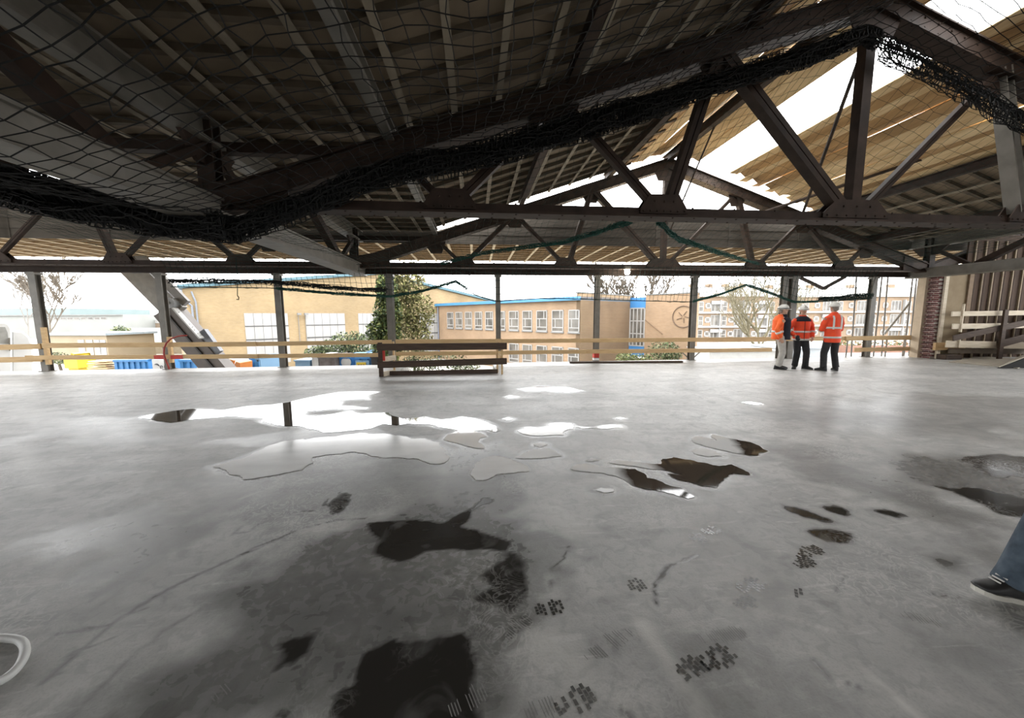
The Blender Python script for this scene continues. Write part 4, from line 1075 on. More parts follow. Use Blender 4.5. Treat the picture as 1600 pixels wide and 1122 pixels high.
# --- school building
P1 = hp(907, 28.5); W = Wall(P1, dA)
t = thing('school_building', (P1.x, P1.y, GZ), 'two-storey yellow brick school with blue eaves and rows of white windows', 'building')
aE = W.px(672, 500)[0]; zE = W.px(905, 469)[1]
b_ = MB(); W.box(b_, 0, aE, GZ, zE, -8, 0); b_.build('long_wall', BR_A, t)
b_ = MB(); W.box(b_, -.0, aE + .2, zE, zE + .26, -8.2, .35); W.box(b_, 0, aE, zE + .26, zE + .3, -8, .2, 1); b_.build('roof', [BLUE, ROOFG], t)
zt, zb = W.px(896, 484)[1], W.px(896, 519.5)[1]; zt2 = W.px(896, 543.5)[1]
wins = [(699, 709), (712.3, 723), (727, 738), (742.5, 754), (758.8, 771), (780.5, 790), (795.5, 811), (816.5, 832), (838.5, 855.5), (862.5, 881), (888.5, 906)]
for i, (x0, x1) in enumerate(wins):
    a0, a1 = W.px(x0, 500)[0], W.px(x1 - .3, 500)[0]
    W.window(t, a0, a1, zb, zt, (), (.2, .60), .075, ((.72 if False else .30, .60, 1.0), (.70, .2, .60)))
    s_ = MB(); W.box(s_, min(a0, a1) - .05, max(a0, a1) + .05, zb - .09, zb, 0, .1); s_.build('window_sill', ROOFG, t)
    if i >= 6: W.window(t, a0, a1, zt2 - (zt - zb), zt2, (), (.2, .60), .075, ((.30, .60, 1.0), (.70, .2, .60)))
b_ = MB(); a = W.px(686, 500)[0]; b_.tube([W.at(a, zE, .12), W.at(a, GZ, .12)], .07, 8); b_.build('drainpipe', omat('school_grey_pipe', (.26, .29, .36), None, .5), t)
zT = W.px(907, 458)[1]
W2 = Wall(P1, dB); a2 = W2.px(984, 500)[0]; b_ = MB(); W2.box(b_, 0, a2, GZ, zT, -.4, 0); W2.box(b_, -.05, a2, zT, zT + .08, -.45, .05, 1); b_.build('end_wall', [BR_B, ROOFG], t)
P3 = W2.at(a2, 0); W3 = Wall(P3, dA); a30, a31 = W3.px(1008, 500)[0], W3.px(1088, 500)[0]
b_ = MB(); W3.box(b_, a30, a31, GZ, zT, -.4, 0); W3.box(b_, a30, a31, zT, zT + .08, -.45, .05, 1); b_.build('end_wall', [BR_A, ROOFG], t)
zw0, zw1 = W3.px(995, 541)[1], W3.px(995, 481)[1]; aw0 = 0
f = MB(); W3.box(f, a30, aw0, GZ, zw0 - 1.1, -.3, -.05); f.build('stair_wall', BR_A, t)
for q0, q1 in ((zw0 - .9, zw0), (zw1, zT - .15)): f = MB(); W3.box(f, a30, aw0, q0, q1, -.3, .02); tag(f.build('stair_panel', BLUEP, t), 'blue panel')
W3.window(t, a30, aw0, zw0, zw1, (.25, .5, .75), (.33, .66), .09, name='stair_window')
cx, cz = W3.px(1068, 495); b_ = MB(); b_.tube([W3.at(cx + .85 * math.cos(i * PI / 12), cz + .85 * math.sin(i * PI / 12), .06) for i in range(24)], .035, 6, 0, True)
for q in range(5): an = q * 1.26 + .4; b_.tube([W3.at(cx + .1 * math.cos(an), cz + .1 * math.sin(an), .06), W3.at(cx + .55 * math.cos(an + .4), cz + .5 * math.sin(an + .4), .06)], .03, 5)
b_.build('round_wall_ornament', omat('brown_ornament', (.16, .10, .06), None, .6), t)
b_ = MB(); q0, q1 = W3.px(1009, 500), W3.px(1036, 522); b_.tube([W3.at(q0[0], q0[1], .1), W3.at(q1[0], q1[1], .1)], .03, 6); b_.build('wall_brace', omat('brown_brace', (.22, .13, .07), None, .6), t)

# --- apartment blocks
def apartments(x0, x1, D, yeave, ybal, ybase, label, seed, roofcol):
    rnd = random.Random(seed); P = hp(x0, D); W = Wall(P, RT); t = thing('apartment_block', (P.x, P.y, GZ), label, 'building')
    a1 = W.px(x1, 500)[0]; ze_ = W.px((x0 + x1) / 2, yeave)[1]; b_ = MB(); W.box(b_, 0, a1, GZ, ze_, -9, 0); b_.build('facade', BR_F, t)
    b_ = MB(); W.box(b_, -.4, a1 + .4, ze_, ze_ + .3, -9.4, .5, 1); b_.add([W.at(-.3, ze_ + .3, .4), W.at(a1 + .3, ze_ + .3, .4), W.at(a1 + .3, ze_ + 2.1, -4.5), W.at(-.3, ze_ + 2.1, -4.5), W.at(-.3, ze_ + .3, -9.4), W.at(a1 + .3, ze_ + .3, -9.4)], [(0, 1, 2, 3), (3, 2, 5, 4), (0, 3, 4), (1, 5, 2)])
    ro = b_.build('roof', [roofcol, OWHITE], t)
    for k in range(4): c = MB(); a = a1 * (k + .4) / 4; W.box(c, a - .5, a + .5, ze_ + 1.6, ze_ + 2.6, -5, -4, 0); c.build('chimney', BR_F, ro)
    zs = [W.px((x0 + x1) / 2, y)[1] for y in ybal]; zs = [z for z in zs] ; fl = zs[0] - zs[1]
    for z in zs:
        b_ = MB(); W.box(b_, 0, a1, z - .16, z + .16, 0, .5); b_.build('balcony_slab', WFR, t)
    n = max(3, round(a1 / 6.2)); zz = [zs[-1] - fl * 1] + zs[::-1]
    zz = [zs[0], zs[1], zs[1] - fl]
    for z in zz:
        for k in range(n):
            a = a1 * k / n + .25; w = a1 / n
            kind = rnd.random()
            W.window(t, a + .3, a + 1.2, z + .2, z + 2.0, (), (.5,), .12)
            W.window(t, a + w * .36, a + w * .36 + 1.0, z + .75, z + 1.75, (), (), .22)
            W.window(t, a + w * .60, a + w * .60 + 1.9, z + .2, z + 2.1, (.35, .7), (), .10)
            if kind < .4: c = MB(); W.box(c, a + w * .58, a + w * .60 + 2.1, z + 1.5, z + 2.1, .1, .35); c.build('awning', WFR, t)
            c = MB(); W.box(c, a + w * .94, a + w * .94 + .16, z - .2, z + fl - .3, 0, .5); c.build('party_fin', WFR, t)
    return t


apartments(1086, 1196, 68, 463.5, (488.5, 510.5), 534, 'brown brick apartment block with white balcony bands, left of the big bare tree', 3, omat('pale_grey_roof', (.44, .45, .44), None, .8, 1))
apartments(1197, 1462, 71, 464, (487.5, 508.5), 532, 'longer brown brick apartment block with white balcony bands, right of the big bare tree', 5, omat('pale_roof', (.48, .48, .46), None, .8, 1))
b_ = MB(); Wr = Wall(hp(1086, 48), RT); Wr.box(b_, 0, Wr.px(1455, 540)[0], GZ, GZ + .9, 0, .3); tag(b_.build('garden_wall', obrick('red_brown_brick', RT, (.30, .13, .075), (.24, .10, .06), (.35, .25, .2))), 'low red-brown wall in front of the apartment blocks', 'wall')

# --- far left: warehouses and sheds
Ww = Wall(hp(-60, 92), RT); t = thing('warehouse', tuple(Ww.at(0, GZ)), 'long pale flat warehouse with a strip of dark windows, far left', 'building')
a1 = Ww.px(192, 495)[0]; z1 = Ww.px(60, 492)[1]
b_ = MB(); Ww.box(b_, 0, a1, GZ, z1, -20, 0); b_.build('wall', omat('pale_cladding', (.34, .35, .33), (.30, .31, .29), .7, .3), t)
b_ = MB(); Ww.box(b_, -1, Ww.px(112, 490)[0], z1, Ww.px(60, 482)[1], -20, .3); Ww.box(b_, -1, a1, z1 - .25, z1, 0, .4, 1); b_.build('roof', [omat('pale_blue_green_roof', (.26, .33, .33), (.23, .30, .30), .7, .4), ROOFG], t)
zz = Ww.px(100, 497.5)[1]
for k in range(9):
    a = Ww.px(74 + k * 10.5, 497)[0]; Ww.window(t, a, a + 1.3, zz - .35, zz + .25, (), (), .06)
Ws = Wall(hp(196, 100), RT); t = thing('low_depot', tuple(Ws.at(0, GZ)), 'low pale depot with a brown lower band right of the warehouse', 'building')
b_ = MB(); a1 = Ws.px(290, 500)[0]; Ws.box(b_, 0, a1, Ws.px(240, 505)[1], Ws.px(240, 500)[1], -10, 0); b_.build('upper_wall', WFR, t)
b_ = MB(); Ws.box(b_, 0, a1, GZ, Ws.px(240, 505)[1], -10, -.1); b_.build('lower_wall', omat('brown_cladding', (.32, .24, .17), None, .8, .5), t)
b_ = MB(); a, z = Ws.px(154, 488); Ws.box(b_, a - 4, a + 4, GZ, z, -30, -25); tag(b_.build('distant_tower', omat('hazy_grey', (.45, .46, .48), None, .9)), 'small hazy grey block on the horizon, far left', 'building')
Wd = Wall(hp(68, 42), (RT + FW * -.10)); t = thing('garage_row', tuple(Wd.at(0, GZ)), 'low beige garage row with grey doors and a blue-white roof edge', 'building')
a1 = Wd.px(168, 540)[0]; zt_ = Wd.px(120, 524)[1]; b_ = MB(); Wd.box(b_, 0, a1, GZ, zt_, -5, 0); b_.build('wall', omat('beige_render', (.42, .34, .23), (.37, .30, .2), .85, .7), t)
b_ = MB(); Wd.box(b_, -.3, a1 + .3, zt_, zt_ + .25, -5.2, .3); b_.build('roof', omat('blue_white_edge', (.42, .50, .56), None, .6), t)
for x in (128, 141, 153, 161): b_ = MB(); a = Wd.px(x, 540)[0]; Wd.box(b_, a - .4, a + .4, GZ, zt_ - .5, 0, .05); b_.build('door', omat('grey_door', (.45, .44, .42), None, .7), t)
b_ = MB(); 
for k, (x0, x1, y0, y1, mm, lab) in enumerate(((200, 284, 513, 524, WFR, 'white low site office far behind the second post'), (190, 284, 543, 552, omat('dry_beige_hedge', (.36, .29, .19), (.28, .22, .14), .9, 3), 'beige low wall behind the red hose'))):
    Wd2 = Wall(hp(185, (76, 50)[k]), RT); b_ = MB(); a0, z1 = Wd2.px(x0, y0); a1, z0 = Wd2.px(x1, y1); Wd2.box(b_, a0, a1, GZ, z1, -2 - k, -k * .5); tag(b_.build('site_office' if k == 0 else 'low_garden_wall', mm), lab, 'building' if k == 0 else 'wall')

# --- site containers, bins, timber
CB = omat('sky_blue_container', (.05, .24, .58), (.06, .29, .64), .5, 1.2)
CBL = omat('light_blue_container', (.22, .40, .60), (.26, .45, .64), .5, 1.2)
YEL = omat('yellow_panel', (.75, .55, .03), (.7, .5, .03), .5, 3)


def container(x0, x1, D, ytop, m_, label, doors=False):
    W = Wall(hp(x0, D), RT); a1 = W.px(x1, 568)[0]; z1 = W.px((x0 + x1) / 2, ytop)[1]
    t = thing('site_container', tuple(W.at(a1 / 2, GZ)), label, 'container', 'blue site containers below the slab')
    b_ = MB(); W.box(b_, 0, a1, GZ, z1, -2.4, -.05); n = max(2, int(a1 / .3))
    for k in range(n): W.box(b_, a1 * k / n + .04, a1 * k / n + .04 + a1 / n * .5, GZ, z1 - .1, -.05, 0)
    W.box(b_, 0, a1, z1 - .1, z1 + .02, -2.45, .03); b_.build('body', m_, t)
    if doors:
        for k in (0, 1): f = MB(); W.box(f, a1 * (.06 + .46 * k), a1 * (.48 + .46 * k), GZ + .2, z1 - .2, 0, .06); f.build('door', CBL if m_ is CB else CB, t)
    return t, W, a1, z1


container(168, 230, 20, 562.6, CB, 'blue corrugated container left of the white sign')
container(272, 311, 20, 562.6, CB, 'blue corrugated container just right of the second post')
container(368, 392, 19, 560.5, CB, 'blue container with light panels right of the orange machine', True)
container(393, 406, 19, 559, CBL, 'narrow light blue container beside the blue one', True)
t, W, a1, z1 = container(524, 549, 19.5, 558, CB, 'blue container with a round white mark below the bushes')
b_ = MB(); a, z = W.px(541, 566); b_.prism([W.at(a + .26 * math.cos(i * PI / 8), z + .26 * math.sin(i * PI / 8), .01) for i in range(16)], W.n * .02); tag(b_.build('round_mark', OWHITE, t), 'round white mark')
t, W, a1, z1 = container(551, 579, 19.5, 557.5, CB, 'blue container with a yellow notice left of the timber barrier', True)
b_ = MB(); a0, zt_ = W.px(558, 566); a1_, zb_ = W.px(573, 574); W.box(b_, a0, a1_, zb_ - .5, zt_, .06, .1); no = b_.build('yellow_notice', YEL, t)
b_ = MB()
for k in range(3): W.box(b_, a0 + .08 + k * .13, a0 + .16 + k * .13, zt_ - .30, zt_ - .1, .1, .11)
b_.build('notice_mark', omat('brown_mark', (.3, .16, .02), None, .6), no)
W = Wall(hp(231, 19.5), RT); a1 = W.px(270, 568)[0]; zt_ = W.px(250, 561.5)[1]
t = thing('site_sign', tuple(W.at(a1 / 2, GZ)), 'white site sign with grey lettering between two blue containers', 'sign')
b_ = MB(); W.box(b_, 0, a1, zt_ - 1.2, zt_, 0, .05); b_.build('board', OWHITE, t)
b_ = MB()
for a in (.1, a1 - .1): W.box(b_, a - .03, a + .03, GZ, zt_, -.05, 0)
b_.build('leg', GREY, t)
cu_ = bpy.data.curves.new('lettering', 'FONT'); cu_.body = 'ema'; cu_.size = .40; cu_.extrude = .005; cu_.align_x = 'LEFT'; cu_.space_character = 1.15
ob = bpy.data.objects.new('lettering', cu_); C.objects.link(ob); ob.parent = t; q = W.at(a1 * .36, zt_ - .50, .06); ob.location = q - OFF[t.name]
ob.rotation_euler = (PI / 2, 0, -YAW); LM = omat('dark_grey_lettering', (.12, .12, .13), None, .6)
bpy.context.view_layer.update(); mm_ = bpy.data.meshes.new_from_object(ob.evaluated_get(bpy.context.evaluated_depsgraph_get())); mw_ = (Vector(ob.location), tuple(ob.rotation_euler)); bpy.data.objects.remove(ob)
ob = bpy.data.objects.new('lettering', mm_); C.objects.link(ob); ob.parent = t; ob.location, ob.rotation_euler = mw_; mm_.materials.clear(); mm_.materials.append(LM)
b_ = MB(); cx, cz = a1 * .2, zt_ - .42
for s_ in (0, PI): b_.tube([W.at(cx + .17 * math.cos(s_ + .4 + i * .25), cz + .17 * math.sin(s_ + .4 + i * .25), .06) for i in range(8)], [.01, .025, .04, .045, .045, .035, .02, .005], 6)
b_.build('swirl_mark', omat('dark_swirl', (.06, .06, .065), None, .6), t)
b_ = MB(); W.box(b_, a1 * .36, a1 * .85, zt_ - .62, zt_ - .575, .05, .06); b_.build('green_line', omat('green_line', (.10, .35, .18), None, .6), t)
# stacked timber by the container
W = Wall(hp(137, 20), RT)
for k in range(4):
    a0, z = W.px(137, 565 + k * 3.4); a1 = W.px(166, 566)[0]; b_ = MB(); W.box(b_, a0 - .05 * (k % 2), a1 - .06 * ((k + 1) % 2), z - .035, z + .02, -.8, 0)
    tag(b_.build('stacked_beam', WOOD), ['topmost', 'second', 'third', 'lowest'][k] + ' orange beam of the stack left of the blue container', 'beam', 'beams stacked beside the blue container')
    if k < 3:
        pass
b_ = MB(); a0, z0 = W.px(137, 577); W.box(b_, a0, a1, GZ, z0, -.8, 0); tag(b_.build('timber_bearer', WOOD), 'timber bearer block under the orange beams', 'timber block')
b_ = MB(); W = Wall(hp(98, 22), RT); a0, z1 = W.px(99, 561); a1, z0 = W.px(121, 568); W.box(b_, a0, a1, z0 - .3, z1, -1, 0); W.poly(b_, [(a0 + .2, z1), (a1 - .1, z1), (a1 - .4, z1 + .35), (a0 + .6, z1 + .28)], -.9, -.1); W.box(b_, a0 + .1, a1 - .1, GZ, z0 - .3, -.9, -.1); tag(b_.build('yellow_skip', YEL), 'bright yellow skip by the farthest left post', 'skip')
W = Wall(hp(169, 70), RT); b_ = MB(); a0, z1 = W.px(168, 526.5); a1, z0 = W.px(180, 534); W.box(b_, a0, a1, GZ, z1, -2, 0); W.box(b_, a0 - .1, a1 + .1, z1, z1 + .15, -2.1, .1); tag(b_.build('far_blue_container', CB), 'small bright blue container far behind the rails', 'container')
# white truck at the far left
rt_ = ray(20, 497); W = Wall(hp(-60, 15), Vector((rt_.y, -rt_.x, 0))); t = thing('white_truck', tuple(W.at(1, GZ)), 'white truck cab with a sloping bonnet at the far left edge', 'truck')
q = lambda x, y: W.px(x, y)
b_ = MB(); W.poly(b_, [q(-60, 640), q(20, 640), q(19, 514), q(14, 506), q(8, 503.5), q(-60, 503.5)], -2.2, 0); TW = mat('truck_white', (.58, .58, .57), (.52, .52, .51), .4, 2); b_.build('cab', TW, t, bevel=.05)
b_ = MB(); W.poly(b_, [q(18, 640), q(56, 640), q(52, 540), q(46, 527), q(36, 518), q(18, 517)], -2.0, -.1); b_.build('bonnet', TW, t, bevel=.05)
b_ = MB(); W.poly(b_, [q(-30, 537), q(13.5, 537), q(12, 520), q(8, 511), q(-30, 511)], .0, .02); b_.build('side_window', omat('pale_cab_glass', (.62, .62, .58), None, .15), t)
b_ = MB(); W.poly(b_, [q(14, 548), q(16.5, 548), q(16, 528), q(13, 528)], .0, .12); b_.build('mirror', GREY, t)
for x in (0, 40):
    b_ = MB(); a = q(x, 560)[0]; b_.tube([W.at(a, GZ + .5, -.3), W.at(a, GZ + .5, .05)], .5, 16); b_.build('wheel', omat('tyre', (.03, .03, .03), None, .8), t)
# white car and orange machine in front of the containers
W = Wall(hp(308, 18), RT); q = lambda x, y: W.px(x, y)
t = thing('white_van', tuple(W.at(1, GZ)), 'white van with a pale green windscreen in front of the blue containers', 'van')
b_ = MB(); W.poly(b_, [q(303, 640), q(345, 640), q(345, 574), q(340, 564.5), q(314, 564), q(310, 568), q(306, 577)], -1.7, 0); b_.build('body', OWHITE, t, bevel=.04)
b_ = MB(); W.poly(b_, [q(308.5, 577), q(335, 577), q(334, 567), q(314, 566.5)], 0, .02); b_.build('windscreen', omat('green_glass', (.34, .48, .43), (.25, .40, .36), .15, 3), t)
for x in (311, 338): b_ = MB(); a = q(x, 577)[0]; b_.tube([W.at(a, GZ + .33, -.2), W.at(a, GZ + .33, .04)], .33, 14); b_.build('wheel', omat('tyre2', (.03, .03, .03), None, .8), t)
W = Wall(hp(345, 17.5), RT); q = lambda x, y: W.px(x, y); ORG = omat('orange_paint', (.80, .26, .03), (.72, .22, .03), .5, 3)
t = thing('orange_loader', tuple(W.at(.5, GZ)), 'orange and white loader cab with dark windows beside the white van', 'machine')
b_ = MB(); W.poly(b_, [q(342, 640), q(365, 640), q(366, 572), q(360, 563), q(352, 562), q(343, 566)], -1.2, 0); b_.build('cab', OWHITE, t, bevel=.03)
for x0, x1 in ((346, 352), (355.5, 363)): b_ = MB(); W.poly(b_, [q(x0, 576), q(x1, 576), q(x1 - 1, 566.5), q(x0 + .5, 566)], 0, .02); b_.build('cab_window', omat('dark_cab_glass', (.10, .12, .16), None, .15), t)
b_ = MB(); W.poly(b_, [q(352, 562), q(360, 560.5), q(368, 563), q(366, 570), q(361, 563.5)], 0, .1); W.poly(b_, [q(366, 640), q(378, 640), q(376, 567), q(370, 565), q(366, 573)], -.8, .05); b_.build('boom_arm', ORG, t)
for x in (346, 366): b_ = MB(); a = q(x, 577)[0]; b_.tube([W.at(a, GZ + .45, -.3), W.at(a, GZ + .45, .1)], .45, 14); b_.build('wheel', omat('tyre3', (.03, .03, .03), None, .8), t)
W = Wall(hp(455, 19), RT); q = lambda x, y: W.px(x, y)
for x0, x1, y, mm, lab in ((461, 484, 564.5, CBL, 'pale grey-blue cabin roof below the shutters'), (487, 497, 558.5, OWHITE, 'white upright tank beside the pale cabin'), (498, 523, 559.5, omat('dark_brown_shed', (.07, .04, .035), (.30, .28, .27), .8, 2.2), 'dark brown shed patched with white, left of the blue containers'), (580, 590, 559, omat('black_cabin', (.03, .025, .022), None, .7), 'narrow black cabin left of the timber barrier')):
    b_ = MB(); a0, z1 = q(x0, y); a1 = q(x1, y)[0]; W.box(b_, a0, a1, GZ, z1, -2, 0); W.box(b_, a0 - .05, a1 + .05, z1, z1 + .06, -2.05, .05); b_.span(W.at(a0 + .1, GZ, .0), W.at(a0 + .4, GZ + 1.8, .04)); tag(b_.build('site_cabin', mm), lab, 'cabin')
W = Wall(hp(500, 24), RT); q = lambda x, y: W.px(x, y); b_ = MB(); W.poly(b_, [q(562, 553), q(598, 553), q(596, 548), q(588, 544)], -2.5, 0); W.box(b_, q(566, 553)[0], q(594, 553)[0], GZ, q(566, 553)[1], -2.4, -.1); tag(b_.build('blue_tent', omat('light_blue_tarp', (.25, .45, .68), None, .6)), 'light blue pitched tent roof above the blue containers', 'tent')
W = Wall(hp(1105, 24), RT); q = lambda x, y: W.px(x, y)
for x0, x1, y, mm, lab in ((1109, 1214, 549, OWHITE, 'long white cabin roof left of the three men'), (1219, 1306, 545, omat('white_cabin_side', (.66, .68, .70), (.52, .60, .66), .6, .9), 'white cabin roof behind the three men')):
    b_ = MB(); a0, z1 = q(x0, y); a1 = q(x1, y)[0]; W.box(b_, a0, a1, GZ, z1, -3, 0); W.box(b_, a0 - .08, a1 + .08, z1, z1 + .07, -3.05, .08)
    for k in range(6): a = a0 + (a1 - a0) * (k + .3) / 6; W.box(b_, a, a + .5, z1 - 1.2, z1 - .5, 0, .02)
    tag(b_.build('white_cabin', mm), lab, 'cabin')

# --- crane boom
D = 15.5; W = Wall(hp(206, D), RT); q = lambda x, y: W.at(*W.px(x, y))
t = thing('crane_boom', tuple(W.at(W.px(360, 560)[0], GZ)), 'brown-grey telescopic crane boom slanting up behind the second post', 'crane boom')
BOOM = omat('brown_grey_boom', (.17, .135, .115), (.12, .095, .08), .55, 3); BOOMD = omat('dark_boom_groove', (.035, .028, .024), None, .6)
e0, e1 = q(360, 590), q(266, 481); up_ = Vector((0, 1, 0))
b_ = MB(); b_.beam(e0, e1, .6, .62, up_); b_.build('lower_section', BOOM, t)
b_ = MB(); dd = (e1 - e0); b_.beam(e0 + Vector((-.06, -.32, -.02)), e1 + Vector((-.06, -.32, -.02)), .06, .1, up_); b_.build('groove', BOOMD, t)
b_ = MB(); b_.beam(e0 + Vector((-.42, 0, -.28)), e1 + Vector((-.42, 0, -.22)), .4, .2, up_); b_.build('lower_rail', BOOM, t)
f0, f1 = q(282, 486), q(170, 372)
b_ = MB(); b_.beam(f0, f1, .5, .30, up_); b_.beam(f0 + Vector((-.30, 0, -.25)), f1 + Vector((-.30, 0, -.25)), .45, .12, up_); b_.build('upper_section', GREY, t)
b_ = MB(); b_.beam(f0 + Vector((.34, -.1, .30)), f1 + Vector((.34, -.1, .30)), .3, .16, up_); b_.build('extension_rail', omat('pale_grey_boom', (.3, .28, .25), None, .5), t)
c = q(277, 474); b_ = MB(); b_.tube([c + Vector((0, -.45, 0)), c + Vector((0, .1, 0))], .21, 18); b_.tube([c + Vector((0, -.5, 0)), c + Vector((0, -.44, 0))], .05, 10); b_.build('pulley', omat('pale_pulley', (.42, .43, .43), None, .5), t)
g0, g1 = q(326, 528), q(285, 482); b_ = MB(); b_.beam(g0 + Vector((0, -.40, 0)), g1 + Vector((0, -.40, 0)), .05, .27, up_); pl = b_.build('name_plate', OWHITE, t)
b_ = MB(); dd = (g1 - g0)
for k in range(9):
    c = g0 + dd * (.06 + k * .1) + Vector((0, -.435, 0)); nn = dd.normalized(); sd = nn.cross(Vector((0, 1, 0)))
    for j in range(2): cc = c + sd * random.uniform(-.06, .06) + nn * random.uniform(-.03, .03); b_.beam(cc - sd * .05, cc + sd * .05, .012, .03, (0, 1, 0))
tag(b_.build('worn_lettering', omat('faded_grey_lettering', (.34, .34, .36), None, .6), pl), 'unreadable worn grey letters')
b_ = MB(); h0, h1 = q(345, 552), q(320, 518); b_.beam(h0 + Vector((-.05, -.1, 0)), h1 + Vector((-.05, -.1, 0)), .4, .22, up_); b_.build('grey_guard', omat('blue_grey_guard', (.32, .34, .38), None, .5), t)
b_ = MB(); b_.beam(e0, e0 + Vector((.9, 0, -2.2)), 1.4, 1.2, up_); b_.build('boom_foot', BOOM, t)

# --- scaffold tubes behind the end wall and leaning poles
SC = omat('galvanised_tube', (.42, .40, .37), (.36, .34, .31), .4, 8)
for i, (x0, y0, x1, y1, v, lab) in enumerate(((1364, 560, 1376, 452, 12.6, 'scaffold tube just right of the right-hand facade post'), (1380, 562, 1385, 455, 13.2, 'second scaffold tube from that post'), (1412, 560, 1424, 452, 12.6, 'scaffold tube where the slanting white pole ends'), (1422, 556, 1430, 452, 13.4, 'scaffold tube nearest the brick wall end'),
                                                (1334, 556, 1336, 455, 13.0, 'scaffold tube left of the right-hand facade post'))):
    b_ = MB(); p0, p1 = onv(x0, y0, v), onv(x1, y1, v); b_.tube([(p0.x, v, GZ), (p1.x, v, p1.z + .6)], .026, 8); tag(b_.build('scaffold_tube', SC), 'upright ' + lab, 'scaffold tube', 'scaffold tubes at the right end of the facade')
b_ = MB(); b_.tube([onv(1382, 522, 12.55), onv(1421, 474, 12.55)], .035, 8); tag(b_.build('slanting_pole', OWHITE), 'white pole slanting between the scaffold tubes', 'pole')
for x in (1320, 1381, 1408):
    b_ = MB(); p0, p1 = onv(x, 561, 11.9), onv(x + 1, 531, 11.9); b_.tube([(p0.x, 11.88, -.3), (p0.x + .02, 11.88, p1.z)], .022, 8); tag(b_.build('rail_stanchion', SC), {1320: 'thin rail stanchion just right of the back-turned man', 1381: 'thin rail stanchion right of the right-hand post', 1408: 'thin rail stanchion nearest the end wall'}[x], 'stanchion', 'rail stanchions')

# ------------------------------------------------------------------ trees and bushes
BARK = omat('grey_bark', (.19, .155, .115), (.13, .105, .08), .9, 6)
BARKG = omat('mossy_bark', (.30, .27, .17), (.22, .19, .12), .9, 6)


def bare_tree(base, h, spread, label, m_, depth=5, r0=.14, seed=1, n0=1, twig=.012):
    R_ = random.Random(seed); t = thing('bare_tree', tuple(base), label, 'tree', 'bare winter trees'); tr, br = MB(), MB()

    def grow(p, d, ln, r, lev):
        pts = [p]; q = p; dd = d.copy()
        for i in range(4):
            dd = (dd + Vector((R_.uniform(-1, 1), R_.uniform(-1, 1), R_.uniform(-.3, .6))) * .16).normalized(); q = q + dd * ln / 4; pts.append(q)
        (tr if lev == 0 else br).tube(pts, [max(twig, r * (1 - .13 * i)) for i in range(5)], 5 if lev else 8)
        if lev >= depth: return
        for k in range(R_.choice((2, 3, 3)) if lev else 5):
            at_ = R_.choice(pts[2:]) if lev else pts[R_.choice((2, 3, 4, 4))]
            nd_ = (dd * .9 + Vector((R_.uniform(-1, 1), R_.uniform(-1, 1), R_.uniform(0, .7))) * spread).normalized(); grow(at_, nd_, ln * R_.uniform(.55, .8), r * .55, lev + 1)
    for k in range(n0): grow(Vector(base) + Vector((k * .3, 0, 0)), Vector((R_.uniform(-.3, .3) * n0 * .7, R_.uniform(-.2, .2), 1)).normalized(), h * .38, r0, 0)
    tr.build('trunk', m_, t); br.build('branches', m_, t); return t


bare_tree(hp(1200, 34, GZ), 10.0, .65, 'tall many-stemmed bare tree before the apartment blocks, behind the three men', BARKG, 5, .16, 4, 4, .014)
bare_tree(hp(985, 44, GZ), 11, .6, 'bare tree rising behind the blue stair window of the school', BARK, 5, .2, 9, 3, .04)
bare_tree(hp(72, 60, GZ), 15, .7, 'bare tree behind the garage row, crossed by the farthest left post', BARK, 5, .14, 14, 1, .055)
bare_tree(hp(40, 74, GZ), 17, .7, 'faint bare tree above the warehouse roof', omat('pale_bark', (.34, .32, .29), None, .9), 5, .14, 21, 1, .06)


def leafy(base, blobs, n, size, ms, label, name='bush', cat='bush', group=None, seed=1, trunk=None):
    """crown of many single leaves inside several ellipsoids"""
    r_ = np.random.default_rng(seed); t = thing(name, tuple(base), label, cat, group); per = n // len(blobs); b_ = MB()
    for c, rad in blobs:
        d = r_.normal(size=(per, 3)); d /= np.linalg.norm(d, axis=1, keepdims=True); rr2 = r_.random(per) ** .35
        p = np.array(c) + d * rr2[:, None] * np.array(rad)
        a = r_.normal(size=(per, 3)); a /= np.linalg.norm(a, axis=1, keepdims=True); bb = np.cross(a, r_.normal(size=(per, 3))); bb /= np.linalg.norm(bb, axis=1, keepdims=True); s = size * (.6 + .8 * r_.random(per))[:, None]
        Q = np.stack([p - a * s, p - bb * s * .45, p + a * s, p + bb * s * .45], 1).reshape(-1, 3); k0 = len(b_.v); b_.v.extend(map(tuple, Q)); b_.f.extend([(k0 + 4 * i, k0 + 4 * i + 1, k0 + 4 * i + 2, k0 + 4 * i + 3) for i in range(per)]); b_.m.extend((r_.random(per) * len(ms)).astype(int).tolist())
    b_.build('foliage', ms, t)
    if trunk:
        b_ = MB()
        for p in trunk: b_.tube(p, [.12, .07, .03][:len(p)] if len(p) <= 3 else .05, 7)
        b_.build('trunk', BARK, t)
    return t


